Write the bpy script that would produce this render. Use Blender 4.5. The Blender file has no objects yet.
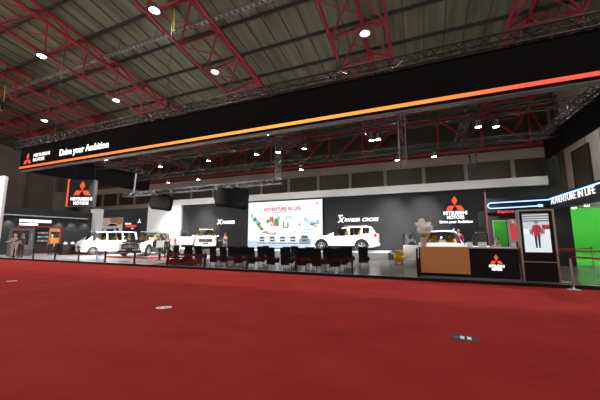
import bpy, bmesh, math, random
from mathutils import Vector, Matrix
random.seed(7)
S = bpy.context.scene
COL = S.collection
PI = math.pi
R = math.radians

# ------------------------------------------------------------------ materials
def mat(name, col, rough=0.5, metal=0.0, emit=None, es=0.0, spec=0.5, coat=0.0):
    m = bpy.data.materials.new(name); m.use_nodes = True
    b = m.node_tree.nodes['Principled BSDF']
    b.inputs['Base Color'].default_value = (*col, 1)
    b.inputs['Roughness'].default_value = rough
    b.inputs['Metallic'].default_value = metal
    b.inputs['Specular IOR Level'].default_value = spec
    b.inputs['Coat Weight'].default_value = coat
    if emit:
        b.inputs['Emission Color'].default_value = (*emit, 1)
        b.inputs['Emission Strength'].default_value = es
    return m

def noisy(name, c1, c2, scale=(4, 4, 4), rough=0.6, detail=4, bump=0.0, spec=0.5, metal=0.0, lo=.3, hi=.7):
    m = mat(name, c1, rough, metal, spec=spec)
    nt = m.node_tree; b = nt.nodes['Principled BSDF']
    tc = nt.nodes.new('ShaderNodeTexCoord'); mp = nt.nodes.new('ShaderNodeMapping')
    mp.inputs['Scale'].default_value = scale
    nz = nt.nodes.new('ShaderNodeTexNoise'); nz.inputs['Scale'].default_value = 1; nz.inputs['Detail'].default_value = detail
    rp = nt.nodes.new('ShaderNodeValToRGB')
    rp.color_ramp.elements[0].color = (*c1, 1); rp.color_ramp.elements[1].color = (*c2, 1)
    rp.color_ramp.elements[0].position = lo; rp.color_ramp.elements[1].position = hi
    L = nt.links.new
    L(tc.outputs['Object'], mp.inputs['Vector']); L(mp.outputs['Vector'], nz.inputs['Vector'])
    L(nz.outputs['Fac'], rp.inputs['Fac']); L(rp.outputs['Color'], b.inputs['Base Color'])
    if bump:
        bp = nt.nodes.new('ShaderNodeBump'); bp.inputs['Strength'].default_value = bump; bp.inputs['Distance'].default_value = .02
        L(nz.outputs['Fac'], bp.inputs['Height']); L(bp.outputs['Normal'], b.inputs['Normal'])
    return m

def glass(name, tint, refl=0.1, power=1.0):
    m = bpy.data.materials.new(name); m.use_nodes = True
    nt = m.node_tree; nt.nodes.remove(nt.nodes['Principled BSDF'])
    out = nt.nodes['Material Output']
    tr = nt.nodes.new('ShaderNodeBsdfTransparent'); tr.inputs['Color'].default_value = (*tint, 1)
    gl = nt.nodes.new('ShaderNodeBsdfGlossy'); gl.inputs['Roughness'].default_value = 0.02
    lw = nt.nodes.new('ShaderNodeLayerWeight'); lw.inputs['Blend'].default_value = 0.35
    ma = nt.nodes.new('ShaderNodeMath'); ma.operation = 'MULTIPLY_ADD'
    ma.inputs[1].default_value = .22; ma.inputs[2].default_value = refl
    mx = nt.nodes.new('ShaderNodeMixShader')
    L = nt.links.new
    L(lw.outputs['Fresnel'], ma.inputs[0]); L(ma.outputs[0], mx.inputs['Fac'])
    L(tr.outputs[0], mx.inputs[1]); L(gl.outputs[0], mx.inputs[2]); L(mx.outputs[0], out.inputs['Surface'])
    return m

def emis(name, col, s):
    return mat(name, (0.02, 0.02, 0.02), .5, emit=col, es=s)

M = {}
M['carpet'] = noisy('red_carpet', (.265, .0165, .0135), (.335, .023, .019), (1.1, 1.6, 1), .95, 6, spec=.1)
M['roof'] = noisy('roof_sheet', (.105, .112, .074), (.225, .235, .162), (2.2, .12, 1), .9, 6, spec=.15)
M['roofdark'] = noisy('hall_dark', (.05, .047, .036), (.075, .07, .055), (.5, .5, .5), .9, spec=.1)
M['seam'] = mat('seam_dark', (.07, .072, .05), .9, spec=.1)
M['purlin'] = mat('purlin_steel', (.035, .034, .027), .7)
M['red'] = noisy('red_paint', (.30, .018, .03), (.38, .026, .04), (1, 1, 1), .5)
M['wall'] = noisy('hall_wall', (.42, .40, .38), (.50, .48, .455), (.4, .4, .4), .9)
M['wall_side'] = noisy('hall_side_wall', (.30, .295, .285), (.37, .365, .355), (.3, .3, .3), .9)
M['mullion'] = mat('mullion_paint', (.40, .385, .36), .7)
M['hallpane'] = mat('clerestory_pane', (.06, .055, .04), .35)
M['black'] = mat('matte_black', (.012, .012, .013), .6, spec=.3)
M['fascia'] = noisy('fascia_black', (.0028, .0026, .0028), (.0038, .0035, .0036), (.6, .6, .6), .75, spec=.05)
M['standwall'] = noisy('stand_wall_black', (.020, .021, .023), (.024, .025, .027), (.5, .5, .5), .65, spec=.3)
M['cloth'] = mat('chair_fabric', (.010, .010, .012), .9, spec=.15)
M['trimgrey'] = mat('trim_grey', (.10, .098, .1), .5)
M['greymetal'] = mat('grey_metal', (.32, .32, .33), .4, .7)
M['alu'] = mat('truss_aluminium', (.20, .20, .205), .42, .85)
M['aludark'] = mat('truss_black', (.022, .022, .024), .5, .5)
M['chrome'] = mat('chrome', (.75, .75, .76), .15, 1)
M['white'] = mat('white_paint', (.64, .64, .64), .5)
M['carwhite'] = mat('car_white', (.86, .86, .87), .22, coat=.6)
M['carblack'] = mat('car_black', (.012, .012, .014), .2, coat=.6)
M['tyre'] = mat('tyre_rubber', (.014, .014, .014), .8)
M['rim'] = mat('alloy_rim', (.5, .5, .52), .3, .9)
M['plastic'] = mat('black_plastic', (.010, .010, .011), .5, spec=.3)
M['counterblack'] = mat('counter_black', (.008, .008, .009), .55, spec=.25)
M['speakerblack'] = mat('speaker_black', (.0022, .0022, .0022), .85, spec=.04)
M['seat'] = mat('car_seat_cover', (.70, .42, .08), .7)
M['lampglass'] = mat('car_lamp', (.75, .78, .82), .1, .4)
M['taillamp'] = mat('tail_lamp', (.55, .01, .015), .2)
M['carglass'] = glass('car_glass', (.62, .66, .66), .10)
M['pane'] = glass('railing_glass', (.88, .91, .90), .028)
M['wood'] = noisy('oak_veneer', (.64, .30, .10), (.70, .33, .115), (.8, 8, 10), .5, 5)
M['greytop'] = mat('counter_top', (.42, .42, .42), .35)
M['bronze'] = mat('kiosk_frame', (.42, .35, .29), .3, .85)
M['yellow'] = mat('yellow_plastic', (.82, .50, .01), .4)
M['orangelogo'] = emis('logo_orange', (1, .10, .025), 1.05)
M['whiteletter'] = emis('letter_white', (1, .97, .98), 2.2)
M['whitesoft'] = emis('letter_white_soft', (1, .96, .95), 1.2)
M['orangebar'] = emis('orange_led', (1, .11, .025), 1.3)
M['blueled'] = emis('blue_led', (.22, .42, 1), 3.2)
M['redneon'] = emis('red_neon', (1, .03, .03), 1.6)
M['redled'] = emis('red_led', (.7, .01, .02), .35)
M['lamp'] = emis('lamp_face', (1, .98, .95), 60)
M['spotface'] = emis('spot_face', (1, .98, .97), 45)
M['stripled'] = emis('strip_led', (.9, .95, 1), .55)
M['green'] = mat('chroma_green', (.03, .25, .024), .8, spec=.1)
M['skin'] = mat('skin', (.55, .32, .22), .6)
M['skinlight'] = mat('skin_pale', (.68, .42, .32), .6)
M['eye'] = mat('eye_dark', (.02, .015, .01), .3)
M['leaf'] = mat('orchid_leaf', (.05, .20, .03), .5)
M['petal'] = mat('orchid_petal', (.93, .93, .92), .6)
M['petalyellow'] = mat('orchid_yellow', (.75, .55, .05), .6)
M['pot'] = mat('pink_white_pot', (.66, .52, .52), .4)
M['paper'] = mat('white_card', (.82, .82, .82), .7)
M['rope'] = mat('belt_red', (.35, .012, .02), .7)
M['steel'] = mat('brushed_steel', (.55, .55, .56), .3, .9)
M['acrylic'] = glass('acrylic', (.85, .93, .98), .12)
M['acredge'] = mat('acrylic_edge', (.45, .70, .85), .3)
M['stage'] = noisy('stage_top', (.36, .36, .37), (.42, .42, .43), (1, 1, 1), .3)
M['stagefront'] = mat('stage_front', (.10, .10, .105), .5)
M['dullscreen'] = mat('dark_screen', (.01, .01, .012), .15)
M['redtrim'] = mat('red_trim', (.5, .012, .02), .5)
M['beige'] = mat('beige_cloth', (.55, .48, .40), .8)

def floor_mat(name, c1, c2, r):
    m = noisy(name, c1, c2, (.8, .8, 1), r, 5, spec=.6)
    return m
M['standfloor'] = floor_mat('stand_floor_dark', (.055, .053, .054), (.075, .072, .073), .22)
M['standfloorshine'] = floor_mat('stand_floor_shine', (.60, .60, .62), (.68, .68, .70), .2)  # paler copy: shine of the bright lamps painted into the floor colour

# fascia LED: hue runs amber in the middle and red to the ends
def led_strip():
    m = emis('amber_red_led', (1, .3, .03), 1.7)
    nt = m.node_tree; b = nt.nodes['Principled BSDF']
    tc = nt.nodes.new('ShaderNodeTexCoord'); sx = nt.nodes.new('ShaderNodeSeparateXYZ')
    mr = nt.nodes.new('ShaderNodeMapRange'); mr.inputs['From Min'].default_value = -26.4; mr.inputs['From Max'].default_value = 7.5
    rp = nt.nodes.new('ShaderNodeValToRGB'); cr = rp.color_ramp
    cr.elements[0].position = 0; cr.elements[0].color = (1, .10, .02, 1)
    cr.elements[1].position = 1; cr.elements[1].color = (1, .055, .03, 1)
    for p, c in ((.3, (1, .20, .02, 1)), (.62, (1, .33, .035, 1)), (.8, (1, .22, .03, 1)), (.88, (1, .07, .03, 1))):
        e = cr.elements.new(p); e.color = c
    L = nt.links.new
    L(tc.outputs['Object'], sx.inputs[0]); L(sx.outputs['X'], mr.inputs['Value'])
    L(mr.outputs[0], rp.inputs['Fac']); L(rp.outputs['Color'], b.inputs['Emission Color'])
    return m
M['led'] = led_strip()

# ------------------------------------------------------------------ mesh builder
class MB:
    def __init__(s): s.v = []; s.f = []; s.m = []; s.mi = 0
    def mesh(s, vs, fs):
        o = len(s.v); s.v += [tuple(p) for p in vs]
        for f in fs: s.f.append(tuple(i + o for i in f)); s.m.append(s.mi)
        return s
    def box(s, c, d, rz=0, ry=0, rx=0):
        x, y, z = d[0] / 2, d[1] / 2, d[2] / 2
        mtx = Matrix.Translation(c) @ Matrix.Rotation(rz, 4, 'Z') @ Matrix.Rotation(ry, 4, 'Y') @ Matrix.Rotation(rx, 4, 'X')
        vs = [mtx @ Vector(p) for p in ((-x, -y, -z), (x, -y, -z), (x, y, -z), (-x, y, -z), (-x, -y, z), (x, -y, z), (x, y, z), (-x, y, z))]
        return s.mesh(vs, [(0, 3, 2, 1), (4, 5, 6, 7), (0, 1, 5, 4), (1, 2, 6, 5), (2, 3, 7, 6), (3, 0, 4, 7)])
    def bb(s, x0, x1, y0, y1, z0, z1):
        return s.box(((x0 + x1) / 2, (y0 + y1) / 2, (z0 + z1) / 2), (x1 - x0, y1 - y0, z1 - z0))
    def rbox(s, c, d, r=.03, rz=0, ry=0, rx=0):      # box with chamfered edges
        bm = bmesh.new(); bmesh.ops.create_cube(bm, size=1)
        bmesh.ops.scale(bm, vec=d, verts=bm.verts)
        bmesh.ops.bevel(bm, geom=bm.edges[:], offset=min(r, min(d) * .45), segments=2, affect='EDGES', profile=.5)
        mtx = Matrix.Translation(c) @ Matrix.Rotation(rz, 4, 'Z') @ Matrix.Rotation(ry, 4, 'Y') @ Matrix.Rotation(rx, 4, 'X')
        bm.verts.index_update()
        s.mesh([mtx @ v.co for v in bm.verts], [[v.index for v in f.verts] for f in bm.faces]); bm.free(); return s
    def bar(s, p, q, r, n=6, r2=None):
        p = Vector(p); q = Vector(q); d = q - p
        if d.length < 1e-6: return s
        r2 = r if r2 is None else r2
        a = d.normalized(); u = a.orthogonal().normalized(); w = a.cross(u)
        vs = []
        for c, rr in ((p, r), (q, r2)):
            for i in range(n):
                t = 2 * PI * (i + .5) / n; vs.append(c + u * math.cos(t) * rr + w * math.sin(t) * rr)
        fs = [(i, (i + 1) % n, n + (i + 1) % n, n + i) for i in range(n)] + [tuple(range(n - 1, -1, -1)), tuple(range(n, 2 * n))]
        return s.mesh(vs, fs)
    def tube(s, pts, r, n=6):
        for a, b in zip(pts, pts[1:]): s.bar(a, b, r, n)
        return s
    def lathe(s, prof, n=20, c=(0, 0, 0), axis='z'):
        vs = []; fs = []
        for (r, z) in prof:
            for i in range(n):
                t = 2 * PI * i / n; x, y = r * math.cos(t), r * math.sin(t)
                p = (x, y, z) if axis == 'z' else ((x, z, y) if axis == 'y' else (z, x, y))
                vs.append((p[0] + c[0], p[1] + c[1], p[2] + c[2]))
        for k in range(len(prof) - 1):
            for i in range(n):
                j = (i + 1) % n; fs.append((k * n + i, k * n + j, (k + 1) * n + j, (k + 1) * n + i))
        fs.append(tuple(range(n - 1, -1, -1))); fs.append(tuple(range((len(prof) - 1) * n, len(prof) * n)))
        return s.mesh(vs, fs)
    def prism(s, pts, d):                            # closed polygon pushed along a vector
        n = len(pts); d = Vector(d); a = [Vector(p) for p in pts]
        vs = a + [p + d for p in a]
        fs = [tuple(range(n - 1, -1, -1)), tuple(range(n, 2 * n))] + [(i, (i + 1) % n, n + (i + 1) % n, n + i) for i in range(n)]
        return s.mesh(vs, fs)
    def ell(s, c, r, nu=12, nv=8, mtx=None):
        vs = []; fs = []
        for k in range(nv + 1):
            ph = PI * k / nv
            for i in range(nu):
                t = 2 * PI * i / nu
                p = Vector((r[0] * math.sin(ph) * math.cos(t), r[1] * math.sin(ph) * math.sin(t), r[2] * math.cos(ph)))
                if mtx: p = mtx @ p
                vs.append(p + Vector(c))
        for k in range(nv):
            for i in range(nu):
                j = (i + 1) % nu; fs.append((k * nu + i, (k + 1) * nu + i, (k + 1) * nu + j, k * nu + j))
        return s.mesh(vs, fs)
    def build(s, name, mats, parent=None, smooth=False, loc=None, bevel=0):
        me = bpy.data.meshes.new(name); me.from_pydata(s.v, [], s.f); 
        if not isinstance(mats, (list, tuple)): mats = [mats]
        for m in mats: me.materials.append(m)
        if len(mats) > 1: me.polygons.foreach_set('material_index', s.m)
        bm = bmesh.new(); bm.from_mesh(me); bmesh.ops.remove_doubles(bm, verts=bm.verts, dist=1e-5)
        bmesh.ops.recalc_face_normals(bm, faces=bm.faces); bm.to_mesh(me); bm.free()
        if smooth:
            me.polygons.foreach_set('use_smooth', [True] * len(me.polygons)); me.set_sharp_from_angle(angle=R(38))
        me.update()
        o = bpy.data.objects.new(name, me); COL.objects.link(o)
        if parent: o.parent = parent
        if loc: o.location = loc
        return o

def tag(o, label=None, cat=None, group=None, kind=None):
    if label: o['label'] = label
    if cat: o['category'] = cat
    if group: o['group'] = group
    if kind: o['kind'] = kind
    return o
def thing(name, label, cat, loc=(0, 0, 0), rz=0, group=None):
    o = bpy.data.objects.new(name, None); COL.objects.link(o); o.empty_display_size = .1
    o.location = loc; o.rotation_euler = (0, 0, rz)
    return tag(o, label, cat, group)
def dup(root, loc=None, rz=None, label=None, group=None, parent=None):
    c = root.copy(); COL.objects.link(c)
    if parent: c.parent = parent
    if loc is not None: c.location = loc
    if rz is not None: c.rotation_euler = (0, 0, rz)
    if label: c['label'] = label
    if group: c['group'] = group
    for ch in list(root.children): dup(ch, parent=c)
    return c
def struct(name, mb, m, parent=None):
    return tag(mb.build(name, m, parent), kind='structure')

def text(body, size, m, name, parent, loc, rot=(PI / 2, 0, 0), depth=.02, bold=0.0, align='LEFT', width=None, shear=0.0, spacing=1.0):
    cu = bpy.data.curves.new(name, 'FONT'); cu.body = body; cu.size = size; cu.extrude = depth; cu.offset = bold
    cu.align_x = align; cu.shear = shear; cu.space_character = spacing; cu.resolution_u = 3
    t = bpy.data.objects.new(name + '_curve', cu); COL.objects.link(t)
    dg = bpy.context.evaluated_depsgraph_get(); dg.update()
    me = bpy.data.meshes.new_from_object(t.evaluated_get(dg))
    bpy.data.objects.remove(t); bpy.data.curves.remove(cu)
    xs = [v.co.x for v in me.vertices]
    if width and xs:
        k = width / (max(xs) - min(xs))
        for v in me.vertices: v.co.x *= k
    me.materials.clear(); me.materials.append(m)
    o = bpy.data.objects.new(name, me); COL.objects.link(o); o.parent = parent; o.location = loc; o.rotation_euler = rot
    return o

def diamonds(mb, c, s, ux, uz, n):                    # three rhombi meeting at c; s = side
    c = Vector(c); ux = Vector(ux); uz = Vector(uz); n = Vector(n)
    for ang in (90, 210, 330):
        d = [R(ang - 30), R(ang + 30)]
        a = ux * math.cos(d[0]) * s + uz * math.sin(d[0]) * s
        b = ux * math.cos(d[1]) * s + uz * math.sin(d[1]) * s
        off = (a + b) * .03
        mb.prism([c + off, c + off + a, c + off + a + b, c + off + b], n)
    return mb

# ------------------------------------------------------------------ camera
cam = bpy.data.cameras.new('camera'); co = bpy.data.objects.new('camera', cam); COL.objects.link(co)
co.location = (0, 0, 1.45); co.rotation_euler = (R(90 + 7.4907), 0, R(22.376))
cam.lens = 36 * 289 / 600; cam.sensor_width = 36; cam.clip_end = 300
S.camera = co

# ------------------------------------------------------------------ hall shell
def zr(y): return 17 - .16 * (y - 11)
XL, XR, YB, YF = -57.0, 11.3, 32.0, -5.0
struct('floor', MB().bb(XL - 1, XR + 1, YF, YB + 1, -.1, 0), M['carpet'])
roof = struct('ceiling', MB().mesh([(XL - 1, YF, zr(YF)), (XR + 1, YF, zr(YF)), (XR + 1, YB + 1, zr(YB + 1)), (XL - 1, YB + 1, zr(YB + 1)),
     (XL - 1, YF, zr(YF) + .2), (XR + 1, YF, zr(YF) + .2), (XR + 1, YB + 1, zr(YB + 1) + .2), (XL - 1, YB + 1, zr(YB + 1) + .2)],
     [(0, 1, 2, 3), (7, 6, 5, 4), (0, 4, 5, 1), (1, 5, 6, 2), (2, 6, 7, 3), (3, 7, 4, 0)]), M['roof'])
seam = MB()
for i in range(54):
    x = XL + .8 + i * 1.27
    seam.prism([(x - .025, YF, zr(YF) - .05), (x + .025, YF, zr(YF) - .05), (x + .025, YF, zr(YF)), (x - .025, YF, zr(YF))], (0, YB - YF, zr(YB) - zr(YF)))
seam.build('sheet_seams', M['seam'], roof)
for k in range(-6, 7):
    y = 15.2 + 2.6 * k
    MB().bb(XL, XR, y - .06, y + .06, zr(y) - .24, zr(y) - .02).build('purlin', M['purlin'], roof)
# back wall with clerestory windows
wb = MB(); wb.bb(XL - .3, XR + .3, YB, YB + .3, 0, 6.7); wb.bb(XL - .3, XR + .3, YB, YB + .3, 8.75, 9.7)
wallb = struct('wall_back', wb, M['wall'])
MB().bb(XL - .3, XR + .3, YB, YB + .3, 9.7, 14.2).build('upper_infill', M['roofdark'], wallb)  # dark sheet added for the dim open roof space behind the girder
mull_x = [-14.65 + 3.83 * k for k in range(-11, 7)] + [XR - .1]
for x in mull_x: MB().bb(x - .17, x + .17, YB - .08, YB + .28, 6.7, 8.75).build('mullion', M['mullion'], wallb)
MB().bb(XL, XR, YB - .05, YB, 6.62, 6.72).build('sill', M['mullion'], wallb)
for i, x in enumerate(mull_x[:-1]):
    wn = struct('window_%d' % (i + 1), MB().bb(x + .17, mull_x[i + 1] - .17, YB + .12, YB + .16, 6.7, 8.75), M['hallpane'])
struct('wall_left', MB().mesh([(XL, YF, 0), (XL, YB, 0), (XL, YB, zr(YB)), (XL, YF, zr(YF)), (XL - .3, YF, 0), (XL - .3, YB, 0), (XL - .3, YB, zr(YB)), (XL - .3, YF, zr(YF))],
     [(0, 1, 2, 3), (7, 6, 5, 4), (0, 3, 7, 4), (1, 5, 6, 2), (3, 2, 6, 7), (0, 4, 5, 1)]), M['wall_side'])
for y in (20.2, 24.6, 29):
    struct('trim_%d' % (1 + (y > 22) + (y > 26)), MB().bb(XL, XL + .35, y - .25, y + .25, 0, zr(y) - .5), M['wall_side'])
wr = struct('wall_right', MB().mesh([(XR, YF, 0), (XR, YB, 0), (XR, YB, zr(YB)), (XR, YF, zr(YF)), (XR + .3, YF, 0), (XR + .3, YB, 0), (XR + .3, YB, zr(YB)), (XR + .3, YF, zr(YF))],
     [(0, 1, 2, 3), (7, 6, 5, 4), (0, 3, 7, 4), (1, 5, 6, 2), (3, 2, 6, 7), (0, 4, 5, 1)]), M['wall'])
dw = struct('window_30', MB().bb(XR - .05, XR + .02, 25.9, 28.2, 4.9, 8.0), M['hallpane'])
fr = MB(); fr.bb(XR - .09, XR, 25.8, 25.9, 4.8, 8.1); fr.bb(XR - .09, XR, 28.2, 28.3, 4.8, 8.1); fr.bb(XR - .09, XR, 25.9, 28.2, 8, 8.1)
fr.build('window_frame', M['black'], dw)
struct('trim_9', MB().bb(XR - .35, XR, 29.6, 30.3, 0, 13.5), M['roofdark'])

# back girder in red steel standing on the wall head
g = thing('roof_girder', 'long red steel lattice girder along the back wall above the clerestory windows', 'girder', (0, 31.4, 9.7))
MB().bb(XL, XR, -.14, .14, 0, .28).build('bottom_chord', M['red'], g)
MB().bb(XL, XR, -.12, .12, 3.6, 3.82).build('top_chord', M['red'], g)
w = MB()
k = -13
while -1.6 + 3.8 * k < XR:
    x = -1.6 + 3.8 * k
    if x > XL:
        w.bar((x, 0, .2), (x, 0, 3.7), .11, 6)
        sgn = -1 if x < -1 else 1
        w.bar((x, 0, 3.7), (x + sgn * 3.8 if XL < x + sgn * 3.8 < XR else x + sgn * 1.4, 0, .2), .11, 6)
    k += 1
w.build('web_bracing', M['red'], g)

# red space-frame roof trusses
def roof_truss(x, label):
    y0, y1 = 5.0, 31.2
    t = thing('roof_truss', label, 'truss', (x, 0, 0), 0, 'red roof trusses')
    zt = lambda y: zr(y) - .38
    zb = lambda y: zr(y) - 2.35
    MB().bar((0, y0, zt(y0)), (0, y1, zt(y1)), .12, 8).build('chord', M['red'], t, True)
    for s in (-1, 1): MB().bar((s * 1.7, y0, zb(y0)), (s * 1.7, y1, zb(y1)), .105, 8).build('chord', M['red'], t, True)
    w = MB(); thin = MB()
    ny = 10
    for k in range(-2, ny - 1):
        yb = 10.9 + 2.6 * k; yt = yb + 1.7
        if yb > y1: break
        for s in (-1, 1):
            B = (s * 1.7, yb, zb(yb))
            if yt < y1: w.bar(B, (0, yt, zt(yt)), .065, 5)
            if yb - .9 > y0: w.bar(B, (0, yb - .9, zt(yb - .9)), .065, 5)
        thin.bar((-1.7, yb, zb(yb)), (1.7, yb, zb(yb)), .04, 5)
        if yb + 2.6 < y1: thin.bar((-1.7, yb, zb(yb)), (1.7, yb + 2.6, zb(yb + 2.6)), .035, 5)
        if yt < y1: thin.bar((0, yt, zt(yt)), (0, yt, zr(yt) - .2), .06, 5)
    w.build('web_bracing', M['red'], t); thin.build('cross_bracing', M['red'], t)
    return t
for x, l in ((-42.4, 'red steel roof truss nearest the grey left hall wall'),
             (-32.6, 'red steel roof truss at far left above the dark end of the hall'),
             (-22.8, 'red steel roof truss over the logo end of the black fascia'),
             (-12.6, 'red steel roof truss over the middle of the slogan fascia, two lamps under it'),
             (-2.85, 'red steel roof truss right of centre with one bright lamp glowing inside it'),
             (6.95, 'red steel roof truss at the dark right edge of the ceiling')):
    roof_truss(x, l)
ct = thing('cable_tray', 'long pale ribbed cable tray running crosswise under the roof sheets', 'cable tray', (0, 13.4, zr(13.4) - 1.3))
m_ = MB(); m_.bb(-48, 11, -.14, -.1, -.06, .06); m_.bb(-48, 11, .1, .14, -.06, .06); m_.build('side_rail', M['greymetal'], ct)
m_ = MB()
for i in range(150): m_.bb(-48 + i * .39, -47.8 + i * .39, -.1, .1, -.05, -.02)
m_.build('rung', M['mullion'], ct)
m_ = MB()
for i in range(16): m_.bar((-47 + i * 3.8, 0, 0), (-47 + i * 3.8, .2, 1.25), .015, 4)
m_.build('hanger_rod', M['purlin'], ct)

# high-bay lamps hung from truss nodes
def spot_obj(name, parent, loc, energy, size, target=None, color=(1, .97, .94), blend=.5, radius=.15, wloc=None):
    li = bpy.data.lights.new(name, 'SPOT'); li.energy = energy; li.spot_size = R(size); li.spot_blend = blend; li.color = color; li.shadow_soft_size = radius
    o = bpy.data.objects.new(name, li); COL.objects.link(o); o.parent = parent; o.location = loc
    if target is not None:
        d = Vector(target) - Vector(wloc); o.rotation_euler = d.to_track_quat('-Z', 'Y').to_euler()
    return o
HB = None
def high_bay(x, y, z, label, rod=.55):
    global HB
    if HB is None:
        HB = thing('high_bay_lamp', label, 'lamp', (x, y, z), 0, 'hall high bay lamps')
        MB().lathe([(.10, .28), (.13, .24), (.15, .1), (.30, -.10), (.31, -.12), (.29, -.12), (.14, .08)], 20).build('reflector', M['greymetal'], HB, True)
        MB().lathe([(.0, -.105), (.21, -.11), (.21, -.09), (0, -.085)], 20).build('lamp_disc', M['lamp'], HB)
        MB().bar((0, 0, .26), (0, 0, .28 + rod), .02, 6).build('hanging_rod', M['purlin'], HB)
        li = bpy.data.lights.new('high_bay_light', 'SPOT'); li.energy = HBE; li.spot_size = R(150); li.spot_blend = .6; li.shadow_soft_size = .27; li.color = (1, .97, .92)
        lo = bpy.data.objects.new('high_bay_light', li); COL.objects.link(lo); lo.parent = HB; lo.location = (0, 0, -.16)
        return HB
    return dup(HB, (x, y, z), None, label)
HBE = 1500
hb = [(-24.2, 10.6, 'bright high bay lamp hanging at top left of the ceiling'),
      (-24.0, 16.0, 'high bay lamp under the left roof truss just above the white slogan'),
      (-13.3, 10.6, 'high bay lamp at the top of the middle roof truss'),
      (-13.2, 15.8, 'high bay lamp low on the middle roof truss'),
      (-2.4, 15.9, 'brightest high bay lamp inside the roof truss right of centre'),
      (-35.0, 16.2, 'small far high bay lamp above the fascia logo'),
      (7.6, 16.0, 'high bay lamp above the right end of the fascia')]
for x, y, l in hb: high_bay(x, y, zr(y) - 2.35 - .36, l, .12)
hb2 = [(x, 21.2, 'added fill lamp above the stand, hidden by the fascia, ' + q) for x, q in ((-35, 'over the dark end'), (-24.2, 'over the minibus'), (-13.3, 'over the stage'), (-2.6, 'over the crossover'), (7.6, 'over the green studio'))]
for x, y, l in hb2: high_bay(x, y, zr(y) - 3.15, l)  # unseen lamps added to brighten the back wall of the hall
# the same lamps over the aisle the photograph is taken from
for x in (-35, -24.2, -13.3, -2.4, 7.6):
    for y in (0.5, 5.4):
        if (y == .5 and x != -24.2): continue
        high_bay(x, y, zr(y) - 3.15, 'high bay lamp over the red aisle, out of view above')
for x in (-35,): high_bay(x, 10.6, zr(10.6) - 3.15, 'high bay lamp over the aisle edge, out of view')

# ------------------------------------------------------------------ aluminium box trusses
def box_truss(name, label, p0, p1, s=.38, bay=.45, m='alu', group=None, r=.022, vertical=False):
    p0 = Vector(p0); p1 = Vector(p1); d = p1 - p0; Ln = d.length
    t = thing(name, label, 'truss', p0, 0, group)
    a = d.normalized()
    if abs(a.z) > .9: u, v = Vector((1, 0, 0)), Vector((0, 1, 0))
    else: v = Vector((0, 0, 1)); u = a.cross(v).normalized()
    cs = [u * sx * s / 2 + v * sz * s / 2 for sx, sz in ((-1, -1), (1, -1), (1, 1), (-1, 1))]
    for c in cs: MB().bar(c, c + d, r, 6).build('chord', M[m], t)
    w = MB(); n = max(2, round(Ln / bay))
    for f in range(4):
        ca, cb = cs[f], cs[(f + 1) % 4]
        for k in range(n):
            e0, e1 = (ca, cb) if k % 2 == 0 else (cb, ca)
            w.bar(e0 + d * (k / n), e1 + d * ((k + 1) / n), r * .62, 4)
        for k in range(0, n + 1, 4): w.bar(ca + d * (k / n), cb + d * (k / n), r * .62, 4)
    w.build('lacing', M[m], t)
    return t

# fascia ring
FZ0, FZ1 = 6.2, 7.9
fas = thing('fascia_banner', 'long black overhead fascia with orange light strip, emblem and white slogan', 'fascia', (0, 11.1, 0))
MB().bb(-26.4, 7.6, 0, .3, FZ0 + .04, FZ1).build('front_panel', M['fascia'], fas)
MB().bb(-26.4, 7.6, .0, .32, FZ0, FZ0 + .04).build('bottom_trim', M['trimgrey'], fas)
MB().bb(-26.4, -26.2, .3, 10.7, 6.25, FZ1).build('side_panel', M['fascia'], fas)
MB().bb(7.45, 7.6, .3, 10.9, 6.30, 7.6).build('side_panel', M['fascia'], fas)
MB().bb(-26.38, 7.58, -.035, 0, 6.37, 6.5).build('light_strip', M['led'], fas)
diamonds(MB(), (-25.43, -.005, 6.92), .285, (1, 0, 0), (0, 0, 1), (0, -.03, 0)).build('emblem', M['orangelogo'], fas)
text('MITSUBISHI', .34, M['whitesoft'], 'lettering', fas, (-24.75, -.01, 7.06), bold=.0, width=1.85)
text('MOTORS', .34, M['whitesoft'], 'lettering', fas, (-24.75, -.01, 6.74), bold=.0, width=1.3)
text('Drive your Ambition', .62, M['whiteletter'], 'lettering', fas, (-21.75, -.01, 6.82), bold=.0, width=4.75)
ft = box_truss('lighting_truss', 'black box truss running along the top of the long front fascia', (-27.0, 11.25, 8.18), (7.9, 11.25, 8.18), .46, .4, 'aludark', 'rigging trusses', .034)
box_truss('lighting_truss', 'black box truss on top of the left fascia return', (-26.3, 11.6, 8.18), (-26.3, 21.8, 8.18), .46, .4, 'aludark', 'rigging trusses', .034)
box_truss('lighting_truss', 'black box truss on top of the right fascia return', (7.52, 11.6, 7.85), (7.52, 22, 7.85), .46, .4, 'aludark', 'rigging trusses', .034)
box_truss('lighting_truss', 'grey box truss just behind the front fascia carrying the first spotlights', (-26, 13.2, 7.64), (7.4, 13.2, 7.64), .36, .45, 'aludark', 'rigging trusses')
box_truss('lighting_truss', 'grey box truss across the middle of the stand rig', (-26, 16.2, 7.6), (7.4, 16.2, 7.6), .36, .45, 'aludark', 'rigging trusses')
box_truss('lighting_truss', 'grey box truss across the back of the stand rig', (-26, 19.9, 7.26), (7.4, 19.9, 7.26), .36, .45, 'aludark', 'rigging trusses')
for x, l in ((-18.5, 'left of the speakers'), (-8.56, 'over the video wall'), (2.6, 'over the reception counter')):
    box_truss('lighting_truss', 'front to back rig truss ' + l, (x, 11.6, 7.75), (x, 21.5, 7.75), .36, .45, 'aludark', 'rigging trusses')
spk_truss = box_truss('lighting_truss', 'low silver box truss that carries the two black speaker boxes', (-24.7, 18, 5.32), (-8.8, 18, 5.42), .34, .42, 'alu', 'rigging trusses')
box_truss('vertical_truss', 'upright silver truss hanging above the left edge of the video wall', (-8.9, 17.6, 5.6), (-8.9, 17.6, 8.6), .3, .42, 'alu', 'upright trusses')
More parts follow.
